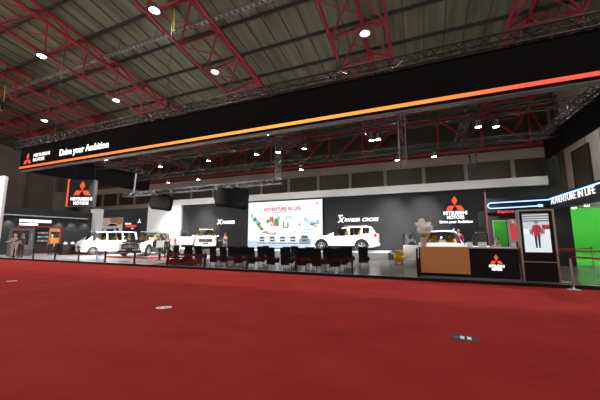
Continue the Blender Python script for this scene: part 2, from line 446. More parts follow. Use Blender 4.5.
box_truss('vertical_truss', 'upright silver truss hanging right of centre under the fascia', (-.62, 16.0, 5.2), (-.62, 16.0, 8.2), .34, .42, 'alu', 'upright trusses')
box_truss('vertical_truss', 'upright black truss hanging above the emblem wall', (3.25, 20.0, 5.3), (3.25, 20.0, 7.4), .34, .42, 'aludark', 'upright trusses')
cs_ = thing('cable_sleeve', 'white cable sleeve hanging down to the low speaker truss', 'cable', (-23.4, 18, 5.5))
MB().tube([(0, 0, 1.7), (-.04, 0, 1.1), (-.06, 0, .5), (-.15, 0, .05)], .055, 8).build('sleeve', M['white'], cs_, True)
MB().tube([(-.15, 0, .05), (-.35, 0, -.05), (-.6, 0, -.1)], .05, 8).build('loose_end', M['white'], cs_, True)
# chain hoists between roof trusses and the rig
HO = None
for x, y, zl, l in ((-22.8, 11.25, 8.42, 'chain hoist hanging over the first letters of the fascia slogan'),
                 (-12.6, 11.25, 8.42, 'chain hoist hanging from the middle roof truss to the fascia'),
                 (-2.85, 11.25, 8.42, 'chain hoist with green strap right of centre'),
                 (6.95, 11.25, 8.42, 'chain hoist near the right end of the fascia'),
                 (-32.6, 12.0, 12.2, 'chain hoist with yellow hook hanging free at far left')):
    top = zr(y) - .4
    h_ = thing('chain_hoist', l, 'hoist', (x, y, zl), 0, 'chain hoists')
    MB().bar((0, 0, .55), (0, 0, top - zl), .02, 5).build('chain', M['purlin'], h_)
    MB().bar((.05, .03, top - zl - 1.9), (.12, .05, top - zl - 3.4), .03, 5).build('strap', M['leaf'] if 'green' in l or 'slogan' in l else M['petalyellow'], h_)
    mbx = MB(); mbx.rbox((0, 0, .33), (.22, .16, .34), .03); mbx.build('motor', M['plastic'], h_)
    MB().tube([(0, 0, .17), (.05, 0, .1), (0, 0, .0), (-.05, 0, .05)], .02, 6).build('hook', M['petalyellow'], h_)

# ------------------------------------------------------------------ stage spotlights
SP = None
def stage_spot(x, y, z, label, target, energy, size=50, bright=True, rail=.3):
    global SP
    if SP is None:
        SP = thing('stage_spotlight', label, 'spotlight', (x, y, z), 0, 'spotlights on the stand rig')
        MB().lathe([(.10, .26), (.12, .22), (.13, -.02), (.15, -.08), (.14, -.08), (.12, 0)], 16).build('housing', M['plastic'], SP, True)
        MB().lathe([(0, -.065), (.135, -.07), (.135, -.05), (0, -.045)], 16).build('lens', M['spotface'], SP)
        y_ = MB(); y_.tube([(-.17, 0, .08), (-.17, 0, .34), (.17, 0, .34), (.17, 0, .08)], .015, 6); y_.bar((0, 0, .34), (0, 0, .42), .02, 6); y_.build('yoke', M['plastic'], SP)
        o = SP
    else: o = dup(SP, (x, y, z), None, label)
    spot_obj('spot_beam', o, (0, 0, -.1), energy * 1.25, size + 14, target, wloc=(x, y, z - .1), blend=1.0)
    return o
def mkspots():
    for x, y, z, l, t, e in (
        (-20.4, 13.2, 7.03, 'spotlight at the lower left edge of the fascia above the emblem sign', (-22, 15, 0), 4500),
        (-18.46, 16.2, 7.02, 'spotlight left of the speaker truss, lower of two', (-24.9, 16.5, .5), 7000),
        (-21.5, 19.9, 6.66, 'spotlight above the left speaker box', (-25, 15.5, .2), 2600),
        (-18.0, 19.9, 6.66, 'spotlight above the right speaker box on the back truss', (-17.3, 20.5, .8), 900),
        (-13.8, 16.2, 7.02, 'spotlight hanging brightest above the right speaker box', (-19.6, 15.7, .6), 7000),
        (-7.36, 13.2, 7.06, 'spotlight close under the fascia left of centre', (-14, 17, .3), 1400),
        (-9.8, 16.2, 7.02, 'left spotlight of the trio above the video wall', (-17.3, 20.4, .8), 1050),
        (-8.18, 16.2, 7.02, 'second spotlight of the trio above the video wall', (-12, 20, .3), 350),
        (-6.39, 16.2, 7.02, 'right spotlight of the trio above the video wall', (-5, 20.3, .8), 1300),
        (-8.1, 19.9, 6.68, 'small spotlight above the top edge of the video wall', (-5, 19, .5), 300),
        (-2.27, 16.2, 7.02, 'left of the twin spotlights right of centre', (-5, 20.2, .8), 1100),
        (-1.9, 16.2, 7.02, 'right of the twin spotlights right of centre', (1.0, 16, .5), 900),
        (-1.16, 19.9, 6.68, 'spotlight above the right end of the white band', (1, 16.5, .5), 300),
        (1.1, 19.9, 6.68, 'spotlight above the wall emblem', (1.1, 16.4, .6), 700),
        (2.97, 16.2, 7.02, 'left of the two spotlights near the right fascia', (1.0, 12, 1), 900),
        (3.71, 16.2, 6.92, 'right of the two spotlights near the right fascia', (3, 20, 1), 250)):
        stage_spot(x, y, z, l, t, e)
mkspots()
# ------------------------------------------------------------------ speakers
def speaker(x, rz, label, wd, tilt, hh):
    t = thing('hanging_speaker', label, 'speaker', (x, 18, 3.8), rz, 'hanging speaker boxes')
    b = MB(); b.rbox((0, 0, .6), (wd, .9, hh), .04, rx=tilt, ry=R(5)); b.rbox((wd * .2, .1, .62), (wd * .5, 1.0, hh * 1.1), .04, rx=tilt, ry=R(12)); b.build('cabinet', M['speakerblack'], t)
    gq = MB(); gq.rbox((0, -.47, .53 ), (wd * .88, .04, hh * .85), .02, rx=tilt, ry=R(5)); gq.build('grille', M['speakerblack'], t)
    c = MB(); c.prism([(-wd / 2 - .35, .3, .75), (-wd / 2, .3, 1.1), (-wd / 2, .3, .1), (-wd / 2 - .2, .3, .25)], (0, .2, 0))
    c.build('side_flap', M['speakerblack'], t)
    y = MB()
    for s in (-1, 1): y.bar((s * wd * .35, 0, .95), (s * wd * .35, 0, 1.45), .03, 6)
    y.bar((-wd * .45, 0, 1.12), (wd * .45, 0, 1.12), .04, 6); y.build('bracket', M['aludark'], t)
speaker(-20.1, R(32), 'smaller black hanging speaker box left of the white wall column', 1.6, R(-16), 1.0)
speaker(-12.9, R(24), 'wider black hanging speaker box beside the video wall top corner', 2.3, R(-14), 1.25)

# ------------------------------------------------------------------ stand floor, stage, walls
fl = struct('floor_stand', MB().bb(-13.2, 11.2, 11.0, 22.3, 0, .08), M['standfloor'])
struct('floor_stand_shine', MB().bb(-36, -13.2, 11.0, 22.3, 0, .08), M['standfloorshine'])  # left part of the floor, lamp shine put into its colour
struct('trim_11', MB().bb(-36, 11.2, 10.93, 11.0, 0, .1), M['plastic'])
struct('trim_12', MB().bb(-36, 11.2, 10.985, 11.06, .08, .105), M['greymetal'])
stg = tag(MB().bb(-21.5, -1.9, 18.9, 21.9, .08, .52).build('display_stage', [M['stagefront']]), 'long low display stage with pale top under two white cars', 'stage')
MB().bb(-21.5, -1.9, 18.9, 21.9, .52, .55).build('stage_top', M['stage'], stg)
rp_ = MB(); rp_.prism([(-1.9, 19.2, .08), (-.9, 19.2, .08), (-1.9, 19.2, .54)], (0, 2.2, 0)); 
tag(rp_.build('loading_ramp', M['black']), 'short black ramp at the right end of the display stage', 'ramp')
# black back wall and white portal
sw = struct('wall_stand_back', MB().bb(-21.6, 7.4, 22.0, 22.25, .08, 5.1), M['standwall'])
pw = MB(); pw.bb(-26.1, -21.6, 21.75, 22.2, .08, 5.22); pw.bb(-21.6, 7.4, 21.75, 22.0, 4.68, 5.22)
struct('trim_13', pw, M['white'])
struct('wall_stand_left', MB().bb(-36, -26.1, 22.0, 22.2, .08, 4.62), M['standwall'])
struct('wall_stand_end', MB().bb(7.4, 8.1, 22.0, 22.3, .08, 6.4), M['black'])

# mural photo on the far left black wall
mu = thing('car_photo_panel', 'printed photo panel of a silver car on the black wall above the white van', 'picture', (-32.0, 21.996, 1.95))
m_ = MB(); m_.bb(-1.95, 1.9, -.05, 0, 0, 1.75); m_.build('panel', M['beige'], mu)
m_ = MB(); m_.prism([(.3, -.055, 1.0), (1.85, -.055, 1.0), (1.85, -.055, 1.72), (-.3, -.055, 1.72)], (0, -.004, 0)); m_.build('print_sunset', mat('print_brown', (.36, .16, .08), .7), mu)
m_ = MB(); m_.prism([(-1.9, -.06, .02), (1.6, -.06, .02), (1.75, -.06, .5), (1.5, -.06, .8), (.9, -.06, 1.15), (-.2, -.06, 1.2), (-.9, -.06, .85), (-1.9, -.06, 1.0)], (0, -.004, 0)); m_.build('print_car', mat('print_silver', (.62, .62, .63), .6), mu)
m_ = MB()
m_.prism([(-.1, -.065, 1.08), (.85, -.065, 1.05), (1.2, -.065, .85), (-.5, -.065, .85)], (0, -.004, 0))
m_.prism([(-.55, -.065, .2), (.6, -.065, .2), (.7, -.065, .5), (-.6, -.065, .5)], (0, -.004, 0))
for cx in (1.2, -1.35): m_.lathe([(0, -.07), (.3, -.07), (.3, -.066), (0, -.066)], 18, (cx, 0, .28), 'y')
m_.build('print_dark_parts', M['dullscreen'], mu)
sg = thing('wall_caption', 'small white and red caption lettering on the black wall beside the photo', 'sign', (-29.7, 21.97, 2.4))
for k, (x0, x1, z0, z1, mm) in enumerate(((0, .42, .5, .68, 'whitesoft'), (.48, .95, .5, .66, 'whitesoft'), (.15, 1.75, .22, .42, 'redneon'), (.95, 1.4, .03, .12, 'whitesoft'))):
    m_ = MB(); n = max(2, int((x1 - x0) / .19)); 
    for i in range(n): m_.rbox((x0 + (i + .5) * (x1 - x0) / n, 0, (z0 + z1) / 2), ((x1 - x0) / n * .82, .04, (z1 - z0)), .03)
    m_.build('lettering', M[mm], sg)
em = MB(); diamonds(em, (2.15, .01, .8), .17, (1, 0, 0), (0, 0, 1), (0, -.02, 0)); em.build('emblem', M['whitesoft'], sg)

# lettering on the black back wall
s1 = thing('wall_sign', 'white illuminated model name on black wall above the car with open door', 'sign', (-17.4, 21.97, 2.72))
text('X', .62, M['whiteletter'], 'letter_mark', s1, (0, 0, .0), bold=.008, shear=.2, width=.62)
text('PANDER', .40, M['whiteletter'], 'lettering', s1, (.62, 0, .02), bold=.004, shear=.2, width=1.3)
s2 = thing('wall_sign', 'white illuminated model name above the white crossover, second word added', 'sign', (-5.85, 21.97, 2.7))
text('X', .56, M['whiteletter'], 'letter_mark', s2, (0, 0, -.05), bold=.008, shear=.25, width=.56)
text('PANDER', .37, M['whiteletter'], 'lettering', s2, (.52, 0, 0), bold=.004, shear=.2, width=1.18)
text('CROSS', .37, M['whiteletter'], 'lettering', s2, (1.85, 0, 0), bold=.004, shear=.2, width=1.2)
text('NEW', .15, M['whiteletter'], 'lettering', s2, (.04, 0, .42), bold=.004, shear=.2)
s3 = thing('wall_emblem_sign', 'big orange three diamond emblem with white lettering and slogan on black wall', 'sign', (2.28, 21.97, 2.4))
diamonds(MB(), (0, 0, 1.23), .36, (1, 0, 0), (0, 0, 1), (0, -.05, 0)).build('emblem', M['orangelogo'], s3)
text('MITSUBISHI', .33, M['whiteletter'], 'lettering', s3, (0, 0, .62), bold=.004, align='CENTER', width=1.40)
text('MOTORS', .33, M['whiteletter'], 'lettering', s3, (0, 0, .33), bold=.004, align='CENTER', width=1.02)
text('Drive your Ambition', .26, M['whiteletter'], 'lettering', s3, (0, 0, .05), bold=.003, align='CENTER', width=1.95)

# ------------------------------------------------------------------ LED video wall
def scr(name, c, s): return emis(name, c, s)
led = thing('video_wall', 'large bright video wall showing a white poster with cars and red title', 'screen', (-10.5, 21.9, .62))
MB().bb(-3.5, 3.5, -.05, .1, -.05, 4.0).build('cabinet', M['black'], led)
pics = [scr('px_white', (.88, .94, .98), 1.1), scr('px_pale', (.60, .76, .90), .95), scr('px_sky', (.40, .66, .82), .9), scr('px_green', (.12, .36, .13), .8),
        scr('px_orange', (.8, .35, .12), .8), scr('px_red', (.8, .07, .12), .9), scr('px_dark', (.07, .09, .12), .6), scr('px_grey', (.42, .46, .52), .8), scr('px_brown', (.35, .22, .12), .7), scr('px_carwhite', (.85, .88, .92), 1.05)]
# base picture: plain field and a blue floor band
pm = MB()
def poly(mi, pts, y=-.056):
    pm.mi = mi; pm.prism([(x, y, z) for x, z in pts], (0, -.003, 0))
W2, H2 = 3.43, 3.93
poly(0, [(-W2, 1.0), (W2, 1.0), (W2, H2), (-W2, H2)], -.052)
poly(1, [(-W2, 0), (W2, 0), (W2, .62), (-W2, .62)], -.052)
poly(0, [(-W2, .62), (W2, .62), (W2, 1.0), (-W2, 1.0)], -.0515)
rnd = random.Random(3)
def blob(mi, cx, cz, rx, rz, n=9, y=-.058):
    poly(mi, [(cx + rx * math.cos(2 * PI * i / n) * rnd.uniform(.7, 1.1), cz + rz * math.sin(2 * PI * i / n) * rnd.uniform(.7, 1.1)) for i in range(n)], y)
for (mi, x, z, rx, rz) in ((2, -3.05, 2.75, .16, .22), (3, -2.75, 2.45, .22, .2), (2, -2.5, 2.2, .25, .22), (3, -2.35, 2.0, .2, .22), (4, -2.2, 1.75, .16, .18), (3, -2.05, 1.6, .2, .14), (8, -2.5, 2.05, .1, .12),
                           (3, -1.7, 1.32, .35, .08), (4, -1.35, 1.22, .3, .07), (2, -.95, 1.15, .18, .1), (4, -.75, 1.2, .12, .12),
                           (3, -1.45, 2.25, .16, .2), (4, -1.2, 2.4, .16, .3), (5, -1.0, 2.35, .12, .36), (3, -.65, 2.2, .26, .38), (2, -.45, 2.5, .16, .2), (4, -.8, 1.95, .18, .16), (8, -.55, 1.9, .14, .14), (5, -1.1, 1.95, .08, .14),
                           (2, .55, 2.55, .42, .07), (2, .3, 2.4, .2, .05), (8, .02, 1.95, .08, .3), (8, .42, 1.9, .08, .28), (3, .2, 1.7, .3, .05), (2, 1.3, 2.35, .06, .07),
                           (5, 1.45, 1.9, .1, .1), (4, 1.45, 2.1, .07, .08), (2, 2.0, 2.3, .2, .2), (1, 2.4, 2.1, .4, .16), (3, 2.6, 1.95, .3, .16), (2, 3.0, 2.1, .2, .22), (4, 2.85, 1.75, .16, .08), (1, 2.1, 1.5, .5, .1), (2, 1.0, 1.35, .2, .05)):
    blob(mi, x, z, rx, rz)
for cx, s_, dk in ((-2.0, 1.0, 0), (-1.03, 1.02, 0), (-.06, 1.02, 0), (.88, 1.02, 0), (1.92, 1.15, 1)):   # row of cars on the poster
    z = .42; b = 7 if dk else 9
    poly(b, [(cx - .42 * s_, z), (cx + .42 * s_, z), (cx + .44 * s_, z + .26 * s_), (cx + .3 * s_, z + .34 * s_), (cx + .2 * s_, z + .55 * s_), (cx - .22 * s_, z + .55 * s_), (cx - .32 * s_, z + .34 * s_), (cx - .44 * s_, z + .26 * s_)], -.060)
    poly(6, [(cx - .26 * s_, z + .35 * s_), (cx + .26 * s_, z + .35 * s_), (cx + .17 * s_, z + .51 * s_), (cx - .19 * s_, z + .51 * s_)], -.063)
    poly(6, [(cx - .2 * s_, z + .12 * s_), (cx + .2 * s_, z + .12 * s_), (cx + .24 * s_, z + .26 * s_), (cx - .24 * s_, z + .26 * s_)], -.063)
    poly(6, [(cx - .44 * s_, z - .05), (cx + .44 * s_, z - .05), (cx + .4 * s_, z + .03), (cx - .4 * s_, z + .03)], -.063)
    poly(7, [(cx - .3 * s_, z + .72 * s_), (cx + .3 * s_, z + .72 * s_), (cx + .3 * s_, z + .76 * s_), (cx - .3 * s_, z + .76 * s_)], -.063)
pm.build('picture', pics, led)
text('ADVENTURE IN LIFE', .40, pics[5], 'title', led, (-.15, -.056, 3.12), depth=.003, bold=.014, align='CENTER', width=3.5)
for z, wd in ((3.55, .5), (2.95, 1.3)):
    m_ = MB()
    for i in range(int(wd / .1)): m_.bb(-.3 - wd / 2 + i * .1, -.3 - wd / 2 + i * .1 + .07, -.06, -.056, z, z + .07)
    m_.build('small_print', pics[7], led)
diamonds(MB(), (3.0, -.056, 3.6), .10, (1, 0, 0), (0, 0, 1), (0, -.004, 0)).build('emblem', pics[5], led)

# ------------------------------------------------------------------ glass railing
rail = thing('glass_railing', 'low glass railing with dark posts along the front edge of the stand', 'railing', (0, 11.2, .08))
px = [-.1 - 2.35 * k for k in range(12)]
for x in px:
    m_ = MB(); m_.bb(x - .035, x + .035, -.03, .03, 0, .66); m_.bb(x - .09, x + .09, -.07, .07, 0, .02); m_.build('post', M['plastic'], rail)
for a, b in zip(px[1:], px):
    MB().bb(a + .04, b - .04, -.006, .006, .04, .62).build('glass_panel', M['pane'], rail)

# ------------------------------------------------------------------ chairs
def make_chair():
    t = thing('conference_chair', 'x', 'chair', (0, 0, .08))
    m_ = MB(); m_.rbox((0, .05, .35), (.48, .48, .22), .05); m_.build('seat', M['cloth'], t, True)
    # tall back, slightly bowed
    prof = [(-.20, .17), (-.215, .5), (-.24, .75), (-.27, .93), (-.255, .955), (-.22, .93), (-.19, .72), (-.165, .5), (-.15, .17)]
    m_ = MB(); m_.prism([(-.225, y, z) for y, z in prof], (.45, 0, 0)); bk = m_.build('backrest', M['cloth'], t)
    bm = bmesh.new(); bm.from_mesh(bk.data); bmesh.ops.bevel(bm, geom=[e for e in bm.edges if e.is_manifold and e.calc_face_angle(0) > R(50)], offset=.02, segments=2, affect='EDGES'); bm.to_mesh(bk.data); bm.free()
    for sx in (-1, 1):
        for sy in (-1, 1):
            MB().bar((sx * .19, .05 + sy * .18, .31), (sx * .22, .05 + sy * .22, 0), .014, 8).build('leg', M['plastic'], t)
    return t
ch = make_chair(); used = False
ORD = ['leftmost', 'second', 'third', 'fourth', 'fifth', 'sixth', 'seventh', 'eighth', 'ninth', 'tenth', 'eleventh']
def place_chair(x, y, rz, label, group):
    global used
    o = ch if not used else dup(ch, None, None)
    used = True
    o.location = (x, y, .08); o.rotation_euler = (0, 0, rz); o['label'] = label; o['group'] = group
rows = [(12.15, [-9.6, -9.0, -8.15, -7.42, -6.35, -5.62, -4.86, -4.13, -3.39], 'front row behind the glass railing'),
        (13.3, [-9.35, -8.5, -7.55, -6.05, -4.9, -4.0, -3.3], 'second row behind the glass railing'),
        (14.6, [-7.95, -6.2, -3.35, -2.6], 'third row nearest the video wall')]
for y, xs, rn in rows:
    for i, x in enumerate(xs):
        lab = ('leftmost' if i == 0 else ('rightmost' if i == len(xs) - 1 else ORD[i])) + ' black chair' + (' from the left' if 0 < i < len(xs) - 1 else '') + ', ' + rn
        place_chair(x, y + random.uniform(-.05, .05), R(random.uniform(-8, 8)), lab, 'black chairs in ' + rn)
for i, x in enumerate((-13.35, -12.68, -12.02, -11.45)):
    place_chair(x, 13.0 + .15 * (i % 2), R(180 if i < 2 else 0) + R(random.uniform(-15, 15)), ORD[i] + ' black chair of the four around the low dark table', 'black chairs at the low table')

# low table
tb = thing('low_table', 'long low dark table with cabinet base behind the glass railing', 'table', (-11.25, 11.75, .08))
m_ = MB(); m_.rbox((0, 0, .42), (1.75, .62, .035), .01); m_.build('table_top', M['dullscreen'], tb)
m_ = MB(); m_.rbox((0, 0, .16), (1.62, .5, .26), .015); m_.build('cabinet_base', M['cloth'], tb)
for sx in (-1, 1):
    for sy in (-1, 1): MB().bb(sx * .82 - .02, sx * .82 + .02, sy * .27 - .02, sy * .27 + .02, 0, .405).build('leg', M['plastic'], tb)
MB().bb(-.8, .8, -.02, .02, .02, .03).build('stretcher', M['plastic'], tb)

# ------------------------------------------------------------------ reception counter
rc = thing('reception_counter', 'black reception counter with oak front panel and orange emblem', 'counter', (0, 11.3, .08))
m_ = MB(); m_.bb(-.07, 2.89, .05, .75, .0, 1.02); m_.build('body', M['counterblack'], rc)
MB().bb(-.1, 2.91, .0, .8, 1.02, 1.06).build('worktop', M['greytop'], rc)
MB().bb(-.02, 1.5, -.05, .05, .17, 1.07).build('wood_panel', M['wood'], rc)
MB().bb(-.16, -.1, -.06, .7, 0, 1.0).build('end_panel', M['plastic'], rc)
MB().bb(-.1, 2.91, -.0, .05, 0, .06).build('kickboard', M['greymetal'], rc)
diamonds(MB(), (2.27, .05, .63), .115, (1, 0, 0), (0, 0, 1), (0, -.012, 0)).build('emblem', M['orangelogo'], rc)
text('MITSUBISHI', .115, M['whiteletter'], 'lettering', rc, (2.27, .045, .42), depth=.006, bold=.003, align='CENTER', width=.42)
text('MOTORS', .115, M['whiteletter'], 'lettering', rc, (2.27, .045, .32), depth=.006, bold=.003, align='CENTER', width=.28)
# white cards on the counter
for x, wd, l in ((1.575, .17, 'small white desk card on the counter just right of the oak panel'), (1.95, .25, 'wider white desk card in the middle of the black counter'), (2.83, .13, 'narrow white desk card on the counter beside the kiosk')):
    t = thing('desk_card', l, 'card', (x, 11.55, 1.14), 0, 'white cards on the counter')
    m_ = MB(); m_.box((0, -.03, .085), (wd, .006, .18), rx=R(-14)); m_.box((0, .03, .085), (wd, .006, .18), rx=R(14)); m_.build('folded_card', M['paper'], t)
    MB().bb(-wd / 2, wd / 2, -.06, .06, 0, .006).build('base', M['acrylic'], t)
# potted orchid
op = thing('potted_orchid', 'white orchid in a pale pink pot on the counter end', 'plant', (.12, 11.62, 1.14))
MB().lathe([(.075, 0), (.085, .01), (.125, .3), (.135, .33), (.125, .335), (.115, .3)], 20).build('pot', M['pot'], op, True)
lf = MB()
for i in range(9):
    a = i * 2.4; l_ = random.uniform(.18, .28)
    p = [Vector((0, 0, .32)), Vector((math.cos(a) * l_ * .5, math.sin(a) * l_ * .5, .44)), Vector((math.cos(a) * l_, math.sin(a) * l_, .40))]
    n_ = Vector((-math.sin(a), math.cos(a), 0)) * .035
    lf.mesh([p[0], p[1] + n_, p[2], p[1] - n_, p[0] - Vector((0, 0, .01)), p[1] + n_ - Vector((0, 0, .008)), p[2] - Vector((0, 0, .006)), p[1] - n_ - Vector((0, 0, .008))],
            [(0, 1, 2, 3), (7, 6, 5, 4), (0, 4, 5, 1), (1, 5, 6, 2), (2, 6, 7, 3), (3, 7, 4, 0)])
lf.build('leaves', M['leaf'], op)
st = MB()
for i in range(5):
    a = i * 1.3; st.tube([(0, 0, .3), (.04 * math.cos(a), .04 * math.sin(a), .55), (.09 * math.cos(a), .09 * math.sin(a), .8)], .007, 5)
st.build('stems', M['leaf'], op)
fw = MB()
def bloom(mb, c, s):
    nrm = Vector((random.uniform(-.7, .7), -1, random.uniform(-.2, .5))).normalized(); q = nrm.to_track_quat('Z', 'Y').to_matrix()
    for k in range(5):
        a = 2 * PI * k / 5; cc = Vector(c) + q @ Vector((math.cos(a) * s * .55, math.sin(a) * s * .55, 0))
        mb.ell(cc, (s * .5, s * .36, s * .12), 8, 5, q @ Matrix.Rotation(a, 3, 'Z'))
    mb.ell(Vector(c) + nrm * s * .12, (s * .2, s * .2, s * .2), 6, 4)
for i in range(75):
    while True:
        x, y, z = random.uniform(-1, 1), random.uniform(-1, 1), random.uniform(-1, 1)
        if x * x + y * y + z * z < 1: break
    bloom(fw, (.02 + x * .26 + z * -.05, y * .2, .72 + z * .27), random.uniform(.07, .1))
fw.build('blossoms', M['petal'], op, True)
yw = MB()
for i in range(5): bloom(yw, (.12 + random.uniform(-.05, .06), -.1 + random.uniform(-.05, .05), .42 + random.uniform(-.06, .08)), .05)
yw.build('yellow_blossoms', M['petalyellow'], op, True)

# ------------------------------------------------------------------ kiosk
ks = thing('display_kiosk', 'tall bronze framed kiosk with a lit portrait screen right of the counter', 'kiosk', (3.40, 11.32, .08))
m_ = MB(); m_.bb(-.42, .42, -.05, .12, .04, 2.22); m_.build('cabinet', M['counterblack'], ks)
m_ = MB(); m_.bb(-.47, -.42, -.08, .14, .04, 2.27); m_.bb(.42, .47, -.08, .14, .04, 2.27); m_.bb(-.42, .42, -.08, .14, 2.22, 2.27); m_.bb(-.42, .42, -.075, -.05, .62, .645); m_.build('frame', M['bronze'], ks)
m_ = MB(); m_.prism([(-.47, -.12, 0), (.55, -.12, 0), (.9, .0, 0), (.9, .4, 0), (-.47, .4, 0)], (0, 0, .04)); m_.build('base', M['bronze'], ks)
kp = [scr('kx_hall', (.62, .70, .74), .9), scr('kx_floor', (.74, .82, .86), 1.0), scr('kx_ceiling', (.25, .29, .32), .8), scr('kx_red', (.55, .03, .06), .8), scr('kx_dark', (.04, .05, .08), .5), scr('kx_skin', (.55, .36, .28), .8), scr('kx_grey', (.30, .33, .36), .7), scr('kx_cream', (.9, .92, .94), 1)]
pm = MB(); X0, X1, Z0, Z1 = -.345, .33, .93, 2.14
def kpoly(mi, pts, lay=1): 
    pm.mi = mi; pm.prism([(x, -.052 - .002 * lay, z) for x, z in pts], (0, -.002, 0))
kpoly(1, [(X0, Z0), (X1, Z0), (X1, 1.55), (X0, 1.55)]); kpoly(0, [(X0, 1.55), (X1, 1.55), (X1, 1.88), (X0, 1.88)]); kpoly(2, [(X0, 1.88), (X1, 1.88), (X1, Z1), (X0, Z1)])
for z in (1.93, 2.0, 2.08): kpoly(7, [(X0, z), (X1, z + .01), (X1, z + .03), (X0, z + .015)], 2)
for a, b, z, mi in ((X0, -.2, 1.5, 7), (-.18, -.1, 1.48, 6), (.12, .2, 1.5, 6), (.2, X1, 1.48, 7), (.14, X1, 1.62, 3)): kpoly(mi, [(a, z), (b, z), (b, z + .16), (a, z + .16)], 2)
for s in (-1, 1):
    kpoly(4, [(s * .008, 1.45), (s * .075, 1.45), (s * .06, 1.06), (s * .018, 1.06)], 4)
    kpoly(3, [(s * .07, 1.75), (s * .11, 1.72), (s * .135, 1.5), (s * .11, 1.49), (s * .06, 1.62)], 4)
    kpoly(5, [(s * .11, 1.49), (s * .135, 1.49), (s * .125, 1.44), (s * .11, 1.44)], 4)
    kpoly(7, [(s * .015, 1.06), (s * .06, 1.06), (s * .065, 1.03), (s * .012, 1.03)], 4)
kpoly(3, [(-.09, 1.43), (.09, 1.43), (.075, 1.6), (.1, 1.75), (.03, 1.79), (-.03, 1.79), (-.1, 1.75), (-.075, 1.6)], 5)
kpoly(4, [(.052 * math.cos(t * PI / 6), 1.865 + .062 * math.sin(t * PI / 6)) for t in range(12)], 5)
kpoly(5, [(.036 * math.cos(t * PI / 6), 1.85 + .05 * math.sin(t * PI / 6)) for t in range(12)], 6)
pm.build('screen_picture', kp, ks)

# ------------------------------------------------------------------ stanchions with belts
SB = None
def stanchion(x, y, z, label, belt=None):
    t = thing('belt_stanchion', label, 'stanchion', (x, y, z), 0, 'belt stanchions')
    MB().lathe([(.16, 0), (.165, .015), (.05, .035), (.03, .06), (.025, .07)], 20).build('base', M['steel'], t, True)
    MB().bar((0, 0, .05), (0, 0, .88), .027, 14).build('post', M['steel'], t, True)
    MB().lathe([(.036, .87), (.038, .88), (.038, .95), (.03, .96)], 14).build('cap', M['plastic'], t, True)
    if belt:
        d = Vector(belt) - Vector((x, y, z)); n = 8; m_ = MB(); L_ = Vector((d.x, d.y, 0)).normalized()
        pts = [Vector((d.x * k / n, d.y * k / n, .915 + d.z * k / n - .05 * math.sin(PI * k / n))) for k in range(n + 1)]
        sd = Vector((-L_.y, L_.x, 0)) * .003
        for a, b in zip(pts, pts[1:]):
            u_ = Vector((0, 0, .024)); m_.prism([a - u_ - sd, a + u_ - sd, a + u_ + sd, a - u_ + sd], b - a)
        m_.build('belt', M['rope'], t)
    return t
stanchion(3.93, 10.69, 0, 'silver belt stanchion on the carpet edge right of the kiosk', (6.6, 10.4, 0))
stanchion(6.6, 10.4, 0, 'silver belt stanchion off the right edge of the view')
stanchion(7.25, 17.5, .08, 'silver belt stanchion standing in front of the green wall', (5.5, 16.9, .08))
stanchion(5.5, 16.9, .08, 'silver belt stanchion hidden behind the kiosk at the black partition')
stanchion(4.6, 13.9, .08, 'silver belt stanchion directly behind the kiosk', (6.9, 14.6, .08))
stanchion(6.9, 14.6, .08, 'silver belt stanchion past the kiosk beyond the right edge')

# ------------------------------------------------------------------ right hand zone
struct('wall_studio', MB().bb(3.38, 3.7, 18.5, 18.65, .08, 3.5).bb(3.7, 4.33, 18.5, 18.65, 2.35, 3.5).bb(4.33, 5.9, 18.5, 18.65, .08, 3.5).bb(3.38, 3.6, 18.65, 20.7, .08, 3.0), M['black'])
fr = MB(); fr.bb(3.66, 3.70, 18.4, 18.45, .08, 2.39); fr.bb(4.33, 4.37, 18.4, 18.45, .08, 2.39); fr.bb(3.70, 4.33, 18.4, 18.45, 2.35, 2.39)
struct('door_1', fr, M['greymetal'])
struct('wall_green_room', MB().bb(3.72, 5.6, 20.6, 20.7, .08, 2.7), M['green'])
struct('wall_green', MB().bb(6.9, 11.2, 21.8, 21.95, .1, 3.2), M['green'])
gfl = MB(); gfl.bb(5.9, 11.2, 18.9, 21.8, .08, .1)
for i in range(6):
    a0, a1 = i * PI / 12, (i + 1) * PI / 12; rr = .5
    gfl.prism([(6.9, 21.8 - rr + rr * math.sin(a0), .1 + rr - rr * math.cos(a0)), (6.9, 21.8 - rr + rr * math.sin(a1), .1 + rr - rr * math.cos(a1)), (6.9, 21.8, .1)], (4.3, 0, 0))
struct('floor_green', gfl, M['green'])
struct('wall_partition', MB().bb(5.9, 7.02, 18.45, 18.65, .08, 3.1), M['black'])
# lit header: back section plus side section coming forward
hd = thing('lit_header', 'black header with blue light tube and white lettering around the green studio', 'sign', (6.2, 18.4, 2.85))
MB().bb(-2.78, 0, -.02, .05, -.02, .72).build('back_board', M['black'], hd)
MB().bb(0, .25, -7.2, .05, 0, .72).build('side_board', M['black'], hd)
m_ = MB(); r_ = .15; cz = .33; x0 = -2.55
arc = [(x0 + r_ * math.cos(PI / 2 + t * PI / 8), -.06, cz + r_ * math.sin(PI / 2 + t * PI / 8)) for t in range(9)]
m_.tube([(-.02, -.06, .54)] + [(x0, -.06, cz + r_)] + arc + [(-.5, -.06, .24)], .028, 8)
m_.tube([(-.02, -.06, .54), (-.04, -.2, .56), (-.04, -7.2, .62)], .028, 8)
m_.build('light_tube', M['blueled'], hd, True)
MB().bb(-.5, -.3, -.08, -.04, .19, .32).build('tube_end_box', M['blueled'], hd)
text('ADVENTURE IN LIFE', .43, M['whitesoft'], 'lettering', hd, (-.02, -.25, .27), (PI / 2, 0, -PI / 2), bold=.0, width=4.0, depth=.01)
text('Exploring Adventure', .21, M['redneon'], 'neon_lettering', hd, (-2.3, -.05, -.07), bold=.0, width=2.0, shear=.2)
DL = None
